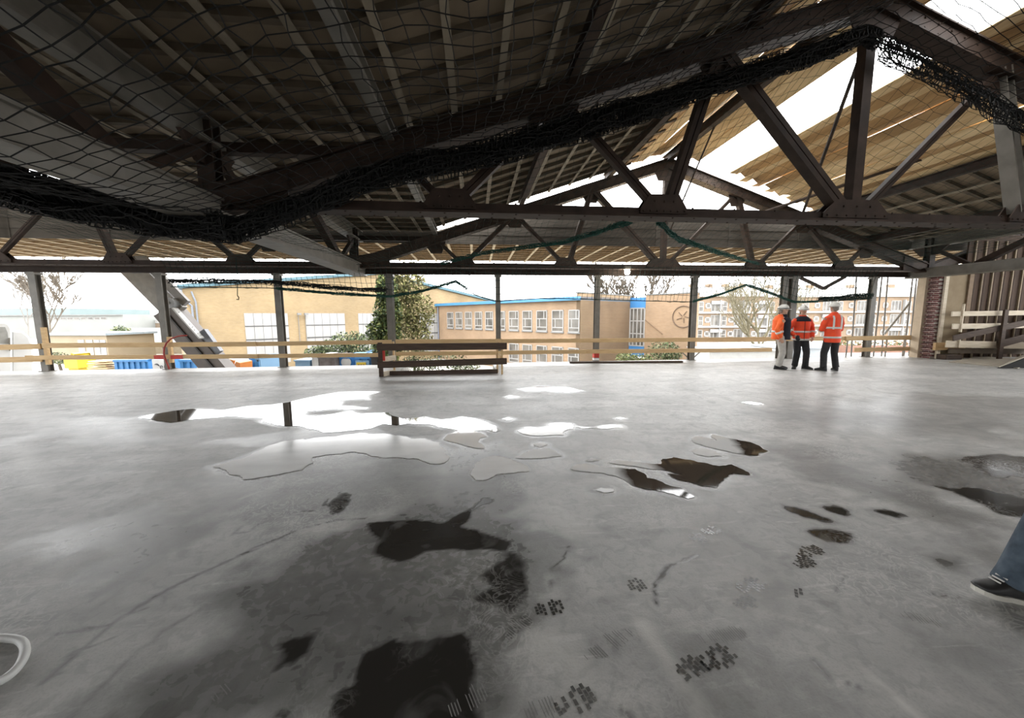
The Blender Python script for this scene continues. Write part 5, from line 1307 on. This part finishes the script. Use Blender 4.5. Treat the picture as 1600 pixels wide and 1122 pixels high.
LG = [omat('leaf_green', (.09, .15, .035), None, .8), omat('leaf_yellow_green', (.24, .27, .07), None, .8), omat('leaf_dark', (.045, .075, .02), None, .8)]
LY = [omat('willow_straw', (.42, .37, .16), None, .8), omat('willow_green', (.30, .31, .10), None, .8), omat('willow_dark', (.17, .16, .06), None, .8)]  # three leaf tones mixed at random, the last one darkest
LD = [omat('shrub_green', (.12, .17, .06), None, .8), omat('shrub_pale', (.30, .32, .16), None, .8), omat('shrub_dark', (.05, .075, .03), None, .8)]
D = 19.5
c = lambda x, y, D_: tuple(atd(x, y, D_))
leafy(hp(603, D, GZ), [(c(604, 455, D), (.55, .5, 1.0)), (c(606, 490, D), (.75, .6, 1.0)), (c(600, 520, D), (.9, .7, .8)), (c(604, 548, D), (.7, .6, .9))], 5200, .11, LG, 'bushy yellow-green evergreen tree left of the fourth post', 'evergreen_tree', 'tree', None, 3, [[hp(603, D, GZ), hp(604, D, -.5), atd(605, 470, D)]])
D = 21
leafy(hp(645, D, GZ), [(c(640, 440, D), (.9, .7, 1.2)), (c(632, 485, D), (.8, .7, 1.3)), (c(655, 490, D), (.9, .7, 1.3)), (c(645, 525, D), (1.1, .8, 1.2)), (c(620, 450, D), (.7, .6, 1.0))], 5200, .10, LY, 'pale straw-coloured willow right of the fourth post', 'willow_tree', 'tree', None, 5, [[hp(645, D, GZ), hp(645, D, -1), atd(645, 480, D)]])
D = 19
leafy(hp(530, 25, GZ), [(c(520, 546, 25), (1.2, .8, .7)), (c(545, 533, 25), (1.3, .8, .7)), (c(570, 540, 25), (1.4, .8, .8)), (c(500, 551, 25), (1, .7, .5)), (c(560, 555, 25), (1.9, .8, .6))], 3200, .10, LD, 'broad shrub with pale leaves in front of the white shutters', 'shrub', 'bush', None, 7, [[hp(540, 25, GZ), atd(545, 545, 25)]])
leafy(hp(690, 20, GZ), [(c(660, 566, 20), (1.1, .8, .7)), (c(700, 568, 20), (1.3, .8, .6)), (c(640, 572, 20), (1.0, .8, .5)), (c(725, 574, 20), (.9, .7, .4))], 1800, .07, LD, 'low green shrub seen through the timber barrier', 'shrub', 'bush', None, 8, [[hp(690, 20, GZ), atd(690, 580, 20)]])
leafy(hp(1038, 24, GZ), [(c(1035, 545, 24), (.95, .7, .7)), (c(1038, 560, 24), (1.1, .8, .6)), (c(1050, 552, 24), (.7, .6, .6))], 1700, .08, LD, 'round dark green shrub before the school end wall', 'shrub', 'bush', None, 9, [[hp(1038, 24, GZ), atd(1038, 565, 24)]])
leafy(hp(985, 24, GZ), [(c(978, 561, 24), (.7, .6, .5)), (c(1003, 563, 24), (.9, .6, .45))], 1100, .08, [LD[0], LD[1], LG[1]], 'lower yellow-green shrub under the blue stair panel', 'shrub', 'bush', None, 10, [[hp(990, 24, GZ), atd(990, 575, 24)]])
leafy(hp(205, 60, GZ), [(c(190, 520, 60), (1.5, 1, 1.2)), (c(182, 524, 60), (1.2, 1, 1.2))], 700, .2, LD, 'small green shrub beyond the yard, left of the second post', 'shrub', 'bush', None, 11, [[hp(188, 60, GZ), atd(188, 528, 60)]])
leafy(hp(92, 23, GZ), [(c(88, 558, 23), (.5, .5, .35)), (c(100, 563, 23), (.5, .5, .3)), (c(312, 548, 24), (.5, .5, .35))], 700, .07, LD, 'dark green clipped bush beside the yellow skip', 'shrub', 'bush', None, 12, [[hp(92, 23, GZ), atd(92, 568, 23)]])
leafy(hp(1300, 50, GZ), [(c(1310, 540, 50), (2.0, 1, .9)), (c(1350, 541, 50), (2.5, 1, .7)), (c(1400, 541, 50), (2.5, 1, .8))], 900, .2, [omat('brown_hedge', (.30, .17, .08), None, .8), LD[0], omat('hedge_tan', (.36, .24, .12), None, .8)], 'low brown and green hedge before the right apartment block', 'hedge', 'hedge', None, 13, [[hp(1350, 50, GZ), atd(1350, 548, 50)]])
b_ = MB(); b_.add([hp(190, 54, GZ + .02), hp(255, 54, GZ + .02), hp(262, 75, GZ + .02), hp(212, 75, GZ + .02)], [(0, 1, 2, 3)]); tag(b_.build('grass_patch', omat('bright_grass', (.22, .33, .07), (.30, .38, .12), .9, 1.5)), 'small bright green lawn beyond the yard', 'lawn', None, 'stuff')

# ------------------------------------------------------------------ world
w = bpy.data.worlds.new('overcast'); bpy.context.scene.world = w; w.use_nodes = True
nt = w.node_tree; bg = nt.nodes['Background']; tc = nt.nodes.new('ShaderNodeTexCoord'); sp = nt.nodes.new('ShaderNodeSeparateXYZ'); nt.links.new(tc.outputs['Generated'], sp.inputs[0])
rp = nt.nodes.new('ShaderNodeValToRGB'); rp.color_ramp.elements[0].position = 0; rp.color_ramp.elements[0].color = (.86, .88, .90, 1); rp.color_ramp.elements[1].position = .6; rp.color_ramp.elements[1].color = (1, 1, 1, 1)
nt.links.new(sp.outputs['Z'], rp.inputs['Fac']); nt.links.new(rp.outputs['Color'], bg.inputs['Color']); bg.inputs['Strength'].default_value = 5.0
sc = bpy.context.scene
sc.view_settings.view_transform = 'Standard'; sc.view_settings.look = 'None'; sc.view_settings.exposure = .9; sc.view_settings.gamma = 1; sc.view_settings.use_curve_mapping = False
sc.cycles.use_denoising = True; sc.cycles.max_bounces = 10; sc.cycles.diffuse_bounces = 6; sc.cycles.glossy_bounces = 4
# ------------------------------------------------------------------ people
SKIN = mat('skin', (.50, .30, .21), (.44, .25, .17), .55, 12); HAIRB = mat('brown_hair', (.07, .045, .03), None, .7, 30); HAIRG = mat('greying_hair', (.24, .21, .18), None, .7, 30)
HIVIS = mat('orange_red_hi_vis_cloth', (.86, .085, .022), (.70, .06, .02), .75, 6, 5, .2); HIVIS2 = mat('bright_orange_hi_vis_cloth', (.90, .15, .025), (.78, .10, .02), .75, 6, 5, .2)
REFL = mat('silver_reflective_tape', (.62, .60, .56), (.52, .50, .47), .35, 8); NAVY = mat('dark_navy_cloth', (.012, .013, .024), (.008, .008, .016), .85, 8); BLACKT = mat('black_work_trousers', (.028, .027, .028), (.018, .018, .02), .85, 9, 5, .2)
GREYT = mat('light_grey_trousers', (.46, .44, .40), (.36, .34, .31), .85, 9, 5, .25); DENIM = mat('faded_blue_denim', (.075, .10, .125), (.024, .036, .052), .85, 14, 6, .3); BOOT = mat('black_leather_boot', (.014, .014, .015), (.022, .021, .02), .5, 12)
HELM = mat('white_helmet_shell', (.66, .65, .61), (.58, .57, .53), .35, 3); SOLE = mat('pale_rubber_sole', (.55, .53, .47), (.45, .43, .38), .7, 10); GLOVE = mat('dark_work_glove', (.02, .02, .022), None, .8, 10); EYE_W = mat('eye_white', (.7, .68, .65), None, .3); EYE_D = mat('eye_dark', (.02, .015, .012), None, .2)


def remesh(o, vox, smooth=6):
    md = o.modifiers.new('remesh', 'REMESH'); md.mode = 'VOXEL'; md.voxel_size = vox; md.use_smooth_shade = True
    sm = o.modifiers.new('smooth', 'SMOOTH'); sm.iterations = smooth; sm.factor = .5


def person(pos, face, H, lab, feet, hands, outfit, lean=0.0, head_turn=0.0, hipz=.505, hip_off=(0, 0), foot_dir=(0, 0), ankle_lift=(0, 0), elbows=None, hem=.44, toe_lift=(0, 0), foot_scale=1.0):
    """feet/hands: left and right (x right, y forward, z up) in metres from the point between the feet"""
    F = Vector((math.cos(face), math.sin(face), 0)); Rr = Vector((math.sin(face), -math.cos(face), 0)); pos = Vector(pos)
    T = lambda x, y, z: pos + Rr * x + F * y + UPZ * z
    t = thing('person', tuple(pos), lab, 'person')
    k = H
    hipc = Vector((hip_off[0], hip_off[1], hipz * k)); chest = Vector((hip_off[0] * .6, hip_off[1] + lean * .25, .73 * k)); nb = Vector((hip_off[0] * .5, hip_off[1] + lean * .33, .835 * k)); hc = nb + Vector((0, .02 + lean * .05, .097 * k))
    W_ = lambda v: T(v.x, v.y, v.z)

    def ring(c, rx, ry, n=16, dy=0.0): return [T(c.x + rx * math.cos(2 * PI * i / n), c.y + dy + ry * math.sin(2 * PI * i / n), c.z) for i in range(n)]

    def ik(a, b_, l1, l2, pole):
        d = (b_ - a); L_ = min(d.length, (l1 + l2) * .999); d.normalize(); x = (l1 * l1 - l2 * l2 + L_ * L_) / (2 * L_); h = math.sqrt(max(0, l1 * l1 - x * x)); p = Vector(pole); p = (p - d * p.dot(d)).normalized(); return a + d * x + p * h
    legs, arms = [], []
    for s, ft, fd, al in zip((-1, 1), feet, foot_dir, ankle_lift):
        ank = Vector((ft[0], ft[1], .075 + al)); hp_ = hipc + Vector((s * .048 * k, 0, 0)); kn = ik(hp_, ank, .245 * k, .225 * k, (s * .12, 1, 0)); legs.append((hp_, kn, ank, fd, al))
    for i, (s, hd) in enumerate(zip((-1, 1), hands)):
        sh = nb + Vector((s * .112 * k, -.005, -.055 * k)); wr = Vector(hd); el = ik(sh, wr, .172 * k, .150 * k, elbows[i] if elbows else (s * .5, -1, -.1)); arms.append((sh, el, wr))
    # continuous body
    B = MB()
    B.loft([ring(hipc + Vector((0, 0, -.06)), .075, .07), ring(hipc, .150, .10), ring(hipc + Vector((0, 0, .09 * k)), .135, .092), ring(chest - Vector((0, 0, .04)), .155, .105), ring(chest + Vector((0, 0, .06)), .165, .105), ring(nb - Vector((0, 0, .03)), .12, .075), ring(nb + Vector((0, 0, .015)), .058, .06), ring(nb + Vector((0, .01, .09)), .052, .056)])
    for (hp_, kn, ank, fd, al), tl in zip(legs, toe_lift):
        B.tube([W_(hp_ + Vector((0, 0, .02))), W_(hp_.lerp(kn, .4)), W_(kn), W_(kn.lerp(ank, .35)), W_(ank)], [.088, .078, .056, .058, .040], 12)
        a = fd; fx = Vector((math.sin(a), math.cos(a), 0)); B.tube([W_(ank + Vector((0, 0, -.02)) - fx * .05), W_(ank + fx * .06 * foot_scale - Vector((0, 0, .035 - tl * .45))), W_(ank + fx * .16 * foot_scale - Vector((0, 0, .045 + al * .6 - tl * .8)))], [.032, .028, .018], 10)
    for s, (sh, el, wr) in zip((-1, 1), arms):
        B.tube([W_(sh), W_(sh.lerp(el, .5)), W_(el), W_(el.lerp(wr, .3)), W_(wr)], [.056, .048, .040, .040, .027], 10)
        d = (wr - el).normalized(); inn = Vector((-s, .25, -.15)); inn = (inn - d * inn.dot(d)).normalized(); sd = d.cross(inn) * s
        pc = wr + d * .05
        B.beam(W_(wr), W_(wr + d * .095), .075, .03, tuple(Rr * inn.x + F * inn.y + UPZ * inn.z))
        for j, (o_, ln) in enumerate(((-.030, .062), (-.010, .074), (.010, .070), (.029, .055))):
            b0 = wr + d * .085 + sd * o_; p1 = b0 + d * ln * .5 + inn * .012; p2 = p1 + (d * .6 + inn * .8).normalized() * ln * .35; p3 = p2 + (d * .1 + inn).normalized() * ln * .3
            B.tube([W_(b0), W_(p1), W_(p2), W_(p3)], [.0105, .0098, .009, .0075], 7)
        b0 = wr + d * .03 - sd * .035; B.tube([W_(b0), W_(b0 - sd * .025 + d * .025 + inn * .01), W_(b0 - sd * .025 + d * .055 + inn * .025)], [.013, .0115, .009], 7)
    ct, st = math.cos(head_turn), math.sin(head_turn)
    hF = Vector((st, ct, 0)); hR = Vector((ct, -st, 0)); Hh = lambda x, y, z: W_(hc + hR * x + hF * y + UPZ * z)
    Rm = Matrix((Rr * hR.x + F * hR.y, Rr * hF.x + F * hF.y, UPZ)).transposed()
    B.ell(Hh(0, -.005, .02), (.077, .096, .105), 16, 12, 0, Rm); B.ell(Hh(0, .022, -.045), (.058, .070, .066), 14, 10, 0, Rm); B.tube([Hh(0, .088, .02), Hh(0, .112, -.018), Hh(0, .092, -.028)], [.010, .016, .010], 8)
    B.ell(Hh(0, .086, -.062), (.024, .010, .008), 8, 6, 0, Rm); B.ell(Hh(0, .075, -.098), (.024, .018, .016), 8, 6, 0, Rm); B.ell(Hh(0, .085, .038), (.05, .014, .010), 10, 6, 0, Rm)
    for s in (-1, 1): B.ell(Hh(s * .078, -.008, -.005), (.010, .022, .034), 8, 6, 0, Rm)
    bo = B.build('body', SKIN, t, True); remesh(bo, .0085, 3)
    e = MB()
    for s in (-1, 1): e.ell(Hh(s * .031, .080, .012), (.012, .010, .009), 8, 6, 0, Rm); e.ell(Hh(s * .031, .0885, .012), (.006, .004, .006), 8, 6, 1, Rm)
    e.build('eyes', [EYE_W, EYE_D], t, True)
    h_ = MB(); h_.ell(Hh(0, -.022, .03), (.083, .092, .098), 16, 10, 0, Rm); h_.ell(Hh(0, -.055, -.03), (.068, .055, .06), 12, 8, 0, Rm); h_.build('hair', outfit.get('hair', HAIRB), t, True)
    if outfit.get('beard'): h_ = MB(); h_.ell(Hh(0, .035, -.075), (.060, .062, .045), 12, 8, 0, Rm); h_.build('beard', outfit['beard'], t, True)
    # trousers
    p = MB(); p.loft([ring(hipc + Vector((0, 0, -.10)), .10, .09), ring(hipc + Vector((0, 0, -.03)), .172, .122), ring(hipc + Vector((0, 0, .06)), .165, .115), ring(hipc + Vector((0, 0, .12)), .155, .108)])
    for hp_, kn, ank, fd, al in legs:
        p.tube([W_(hp_ + Vector((0, 0, .03))), W_(hp_.lerp(kn, .45)), W_(kn), W_(kn.lerp(ank, .4)), W_(kn.lerp(ank, .8)), W_(ank + Vector((0, -.005, .015)))], [.098, .094, .080, .077, .074, .078], 14)
    remesh(p.build('trousers', outfit['trousers'], t, True), .011, 3)
    # boots
    for (hp_, kn, ank, fd, al), tl in zip(legs, toe_lift):
        fx = Vector((math.sin(fd), math.cos(fd), 0)); sx = Vector((fx.y, -fx.x, 0)); q = MB(); base = Vector((ank.x, ank.y, al))

        def fr(y, w, z0, z1, n=12): c = base + fx * y * foot_scale - Vector((0, 0, al * .55 * max(0, y) / .2 - tl * max(0, y + .08) / .29)); return [W_(c + sx * (w * math.cos(2 * PI * i / n)) + UPZ * (z0 + (z1 - z0) * (.5 + .5 * math.sin(2 * PI * i / n)))) for i in range(n)]
        q.loft([fr(-.085, .022, .02, .07), fr(-.075, .038, .012, .11), fr(-.03, .044, .012, .135), fr(.03, .044, .012, .125), fr(.09, .048, .012, .085), fr(.15, .050, .012, .066), fr(.19, .038, .014, .05), fr(.205, .018, .02, .04)])
        if outfit.get('tall'): q.tube([W_(ank + Vector((0, 0, -.02))), W_(ank.lerp(kn, .45))], [.062, .076], 12)
        bt = q.build('boot', outfit['boot'], t, True)
        q = MB(); out = [(-.092, .0), (-.080, .032), (-.03, .042), (.04, .040), (.10, .050), (.16, .050), (.20, .030), (.214, 0)]; o2 = [W_(base + fx * y * foot_scale + sx * x + Vector((0, 0, .001 - al * .55 * max(0, y) / .2 + tl * max(0, y + .08) / .29))) for y, x in out] + [W_(base + fx * y * foot_scale - sx * x + Vector((0, 0, .001 - al * .55 * max(0, y) / .2 + tl * max(0, y + .08) / .29))) for y, x in reversed(out[1:-1])]
        q.prism(o2, (0, 0, .026)); q.build('sole', outfit.get('sole', BOOT), bt)
        if outfit.get('laces'):
            q = MB()
            for yy, zz in ((.06, .112), (.08, .098), (.10, .085)): q.tube([W_(base + fx * yy * foot_scale + sx * x + UPZ * (zz + tl * (yy + .08) / .29)) for x in (-.024, 0, .024)], .004, 5)
            q.build('laces', outfit['laces'], bt)
    # jacket
    hm = hem * k
    j = MB(); jm = outfit['jacket']; dy = outfit.get('shift', 0)
    secs = [(hm, .198, .150), (hm + .12, .196, .150), (.60 * k, .188, .142), (.70 * k, .198, .145), (.78 * k, .202, .140), (nb.z - .035, .168, .112), (nb.z + .02, .085, .085)]

    def jc(z):
        tt = min(1, max(0, (z - hipc.z) / (nb.z - hipc.z))); c = hipc.lerp(nb, tt); return Vector((c.x, c.y, z))
    j.loft([ring(jc(z), rx, ry, 20, dy) for z, rx, ry in secs])
    for s, (sh, el, wr) in zip((-1, 1), arms):
        if outfit.get('open_arm') == s: continue
        j.tube([W_(sh + Vector((-s * .05, dy * .5, .01))), W_(sh.lerp(el, .5)), W_(el), W_(el.lerp(wr, .5)), W_(wr - (wr - el).normalized() * .015)], [.080, .074, .066, .060, .052], 14)
    j.tube([W_(nb + Vector((0, dy * .4, .0))), W_(nb + Vector((0, dy * .4 + .005, .055)))], [.086, .080], 14)
    jo = j.build('jacket', jm, t, True); remesh(jo, .0115, 4)
    if outfit.get('inner'):
        q = MB(); q.loft([ring(jc(z), rx * .86, ry * .95, 18, .075) for z, rx, ry in secs[:-1]])
        s = outfit['open_arm']; sh, el, wr = arms[0 if s < 0 else 1]
        q.tube([W_(sh), W_(sh.lerp(el, .5)), W_(el), W_(el.lerp(wr, .5)), W_(wr - (wr - el).normalized() * .015)], [.080, .073, .065, .058, .05], 14); q.tube([W_(nb + Vector((0, .03, -.03))), W_(nb + Vector((0, .035, .06)))], [.088, .078], 14)
        remesh(q.build('dark_inner_coat', outfit['inner'], t, True), .0115, 4)
    if outfit.get('stripes'):
        def band(z, hgt, a0=0, a1=2 * PI, ex=.010):
            zs = [s_[0] for s_ in secs]; rx = np.interp(z, zs, [s_[1] for s_ in secs]) + ex; ry = np.interp(z, zs, [s_[2] for s_ in secs]) + ex; n = 28; c = jc(z); q = MB(); vs = []
            for zz in (-hgt / 2, hgt / 2):
                for o_ in (0, -.02):
                    for i in range(n + 1): an = a0 + (a1 - a0) * i / n; vs.append(T(c.x + (rx + o_) * math.cos(an), c.y + dy + (ry + o_) * math.sin(an), z + zz))
            m1 = n + 1
            for i in range(n): q_ = [(i, i + 1, 2 * m1 + i + 1, 2 * m1 + i), (m1 + i, 3 * m1 + i, 3 * m1 + i + 1, m1 + i + 1), (i, m1 + i, m1 + i + 1, i + 1), (2 * m1 + i, 2 * m1 + i + 1, 3 * m1 + i + 1, 3 * m1 + i)]; q.f.extend(q_); q.m.extend([0] * 4)
            q.v.extend(map(tuple, vs)); q.build('reflective_stripe', REFL, jo, True)
        for z, hg in outfit['stripes']: band(z * k, hg)
        for x in outfit.get('braces', ()):
            for sgn in (-1, 1):
                q = MB(); pts = []
                for z in np.linspace(.62 * k, .815 * k, 7):
                    zs = [s_[0] for s_ in secs]; rx = np.interp(z, zs, [s_[1] for s_ in secs]) + .008; ry = np.interp(z, zs, [s_[2] for s_ in secs]) + .008; c = jc(z); yy = ry * math.sqrt(max(0, 1 - (x / rx) ** 2)); pts.append((T(c.x + x, c.y + dy + sgn * yy, z)))
                for a, b_ in zip(pts, pts[1:]): q.beam(a, b_, .045, .012, tuple(F * sgn))
                q.build('reflective_stripe', REFL, jo)
        for sh, el, wr in [a for s, a in zip((-1, 1), arms) if outfit.get('open_arm') != s]:
            q = MB(); a, b_ = el.lerp(wr, .25), el.lerp(wr, .45); q.tube([W_(a), W_(b_)], [.0745, .0715], 14); q.build('reflective_stripe', REFL, jo, True)
        q = MB(); q.tube([W_(jc(hm + .02) + Vector((0, dy + .155, 0))), W_(jc(.66 * k) + Vector((0, dy + .152, 0))), W_(jc(.80 * k) + Vector((0, dy + .137, 0)))], .007, 6); q.build('zip', BLACKT, jo)
    if outfit.get('yoke'):
        q = MB(); z0, z1 = .765 * k, nb.z + .02; zs = [s_[0] for s_ in secs]
        q.loft([ring(jc(z), np.interp(z, zs, [s_[1] for s_ in secs]) + .008, np.interp(z, zs, [s_[2] for s_ in secs]) + .008, 20, dy) for z in np.linspace(z0, z1, 5)]); q.build('dark_yoke', outfit['yoke'], jo, True)
    if outfit.get('gloves'):
        s, = outfit['gloves']; sh, el, wr = arms[0 if s < 0 else 1]; d = (wr - el).normalized(); q = MB(); q.ell(W_(wr + d * .08), (.05, .05, .075), 10, 8); q.ell(W_(wr + d * .13 + Vector((.02, .01, 0))), (.04, .035, .04), 8, 6); q.build('glove', GLOVE, t, True)
    if outfit.get('helmet'):
        q = MB(); rings = []
        for zz, f in ((.030, 1.0), (.06, .99), (.095, .90), (.125, .68), (.143, .36), (.149, .06)): rings.append([Hh(.108 * f * math.cos(2 * PI * i / 22), -.006 + .134 * f * math.sin(2 * PI * i / 22), zz) for i in range(22)])
        q.loft(rings); q.tube([Hh(0, -.11, .10), Hh(0, -.05, .15), Hh(0, .05, .152), Hh(0, .11, .105)], .012, 8)
        ho = q.build('helmet', outfit['helmet'], t, True)
        q = MB(); a = [Hh(.112 * math.cos(2 * PI * i / 24), -.006 + (.142 + (.045 if math.sin(2 * PI * i / 24) > .3 else 0)) * math.sin(2 * PI * i / 24), .028 - (.012 if math.sin(2 * PI * i / 24) > .5 else 0)) for i in range(24)]
        q.prism(a, (0, 0, .012)); q.build('brim', outfit['helmet'], ho)
        if outfit.get('band'): q = MB(); q.tube([Hh(.112 * math.cos(2 * PI * i / 24), -.006 + .137 * math.sin(2 * PI * i / 24), .05) for i in range(24)], .010, 6, 0, True); q.build('helmet_band', outfit['band'], ho)
    return t


a = onz(1216, 576.5); person(a, math.radians(-30), 1.74, 'man at left of the three, open orange jacket over dark coat, pale trousers, facing right',
    [(-.10, .03), (.10, -.04)], [(-.22, .16, .90), (.24, -.04, .86)], dict(jacket=HIVIS2, inner=NAVY, open_arm=-1, shift=-.07, trousers=GREYT, boot=BOOT, helmet=HELM, band=NAVY, hair=HAIRG, stripes=((.60, .05),)), foot_dir=(-.1, .15), elbows=((-.3, -1, 0), (.3, -1, 0)), hem=.475)
a = onz(1247.5, 576); person(a, math.radians(-108), 1.72, 'man in the middle facing the camera, red-orange jacket with dark shoulders, black trousers',
    [(-.15, .02), (.10, 0)], [(-.25, .05, .87), (.22, .17, .92)], dict(jacket=HIVIS, trousers=BLACKT, boot=BOOT, helmet=HELM, band=HELM, hair=HAIRB, stripes=((.475, .05), (.60, .05)), yoke=NAVY, gloves=(1,), tall=True), foot_dir=(-.5, .55), elbows=((-.5, -.8, 0), (.9, -.6, 0)), hem=.46)
a = onz(1295.5, 579.5); person(a, math.radians(84), 1.80, 'man at right of the three with his back turned, long orange-red jacket, legs apart',
    [(-.165, 0), (.185, .02)], [(-.10, .27, 1.10), (.10, .28, 1.08)], dict(jacket=HIVIS, trousers=BLACKT, boot=BOOT, helmet=HELM, band=HELM, hair=HAIRG, stripes=((.50, .05), (.64, .05)), braces=(-.10, .10), tall=True), foot_dir=(-.35, .35), elbows=((-.55, -.6, -.4), (.55, -.6, -.4)), hem=.425)
heel = onz(1597, 940)
d = -RT.copy(); d.z = 0; fdir = d.normalized(); face = math.atan2(fdir.y, fdir.x)
ank = heel + fdir * .077
pos = ank - fdir * .36; rv = Vector((math.sin(face), -math.cos(face), 0)); pos = pos - rv * .09; pos.z = 0
person(pos, face, 1.80, 'person striding out of the picture, only a denim leg and a black lace-up shoe showing',
    [(-.09, -.40), (.09, .36)], [(-.26, .22, .95), (.26, -.16, .90)], dict(jacket=NAVY, trousers=DENIM, boot=BOOT, sole=SOLE, laces=REFL, hair=HAIRB), foot_dir=(0, 0), ankle_lift=(.10, 0), toe_lift=(0, .06), foot_scale=.84, hipz=.49, lean=.06, hem=.48)
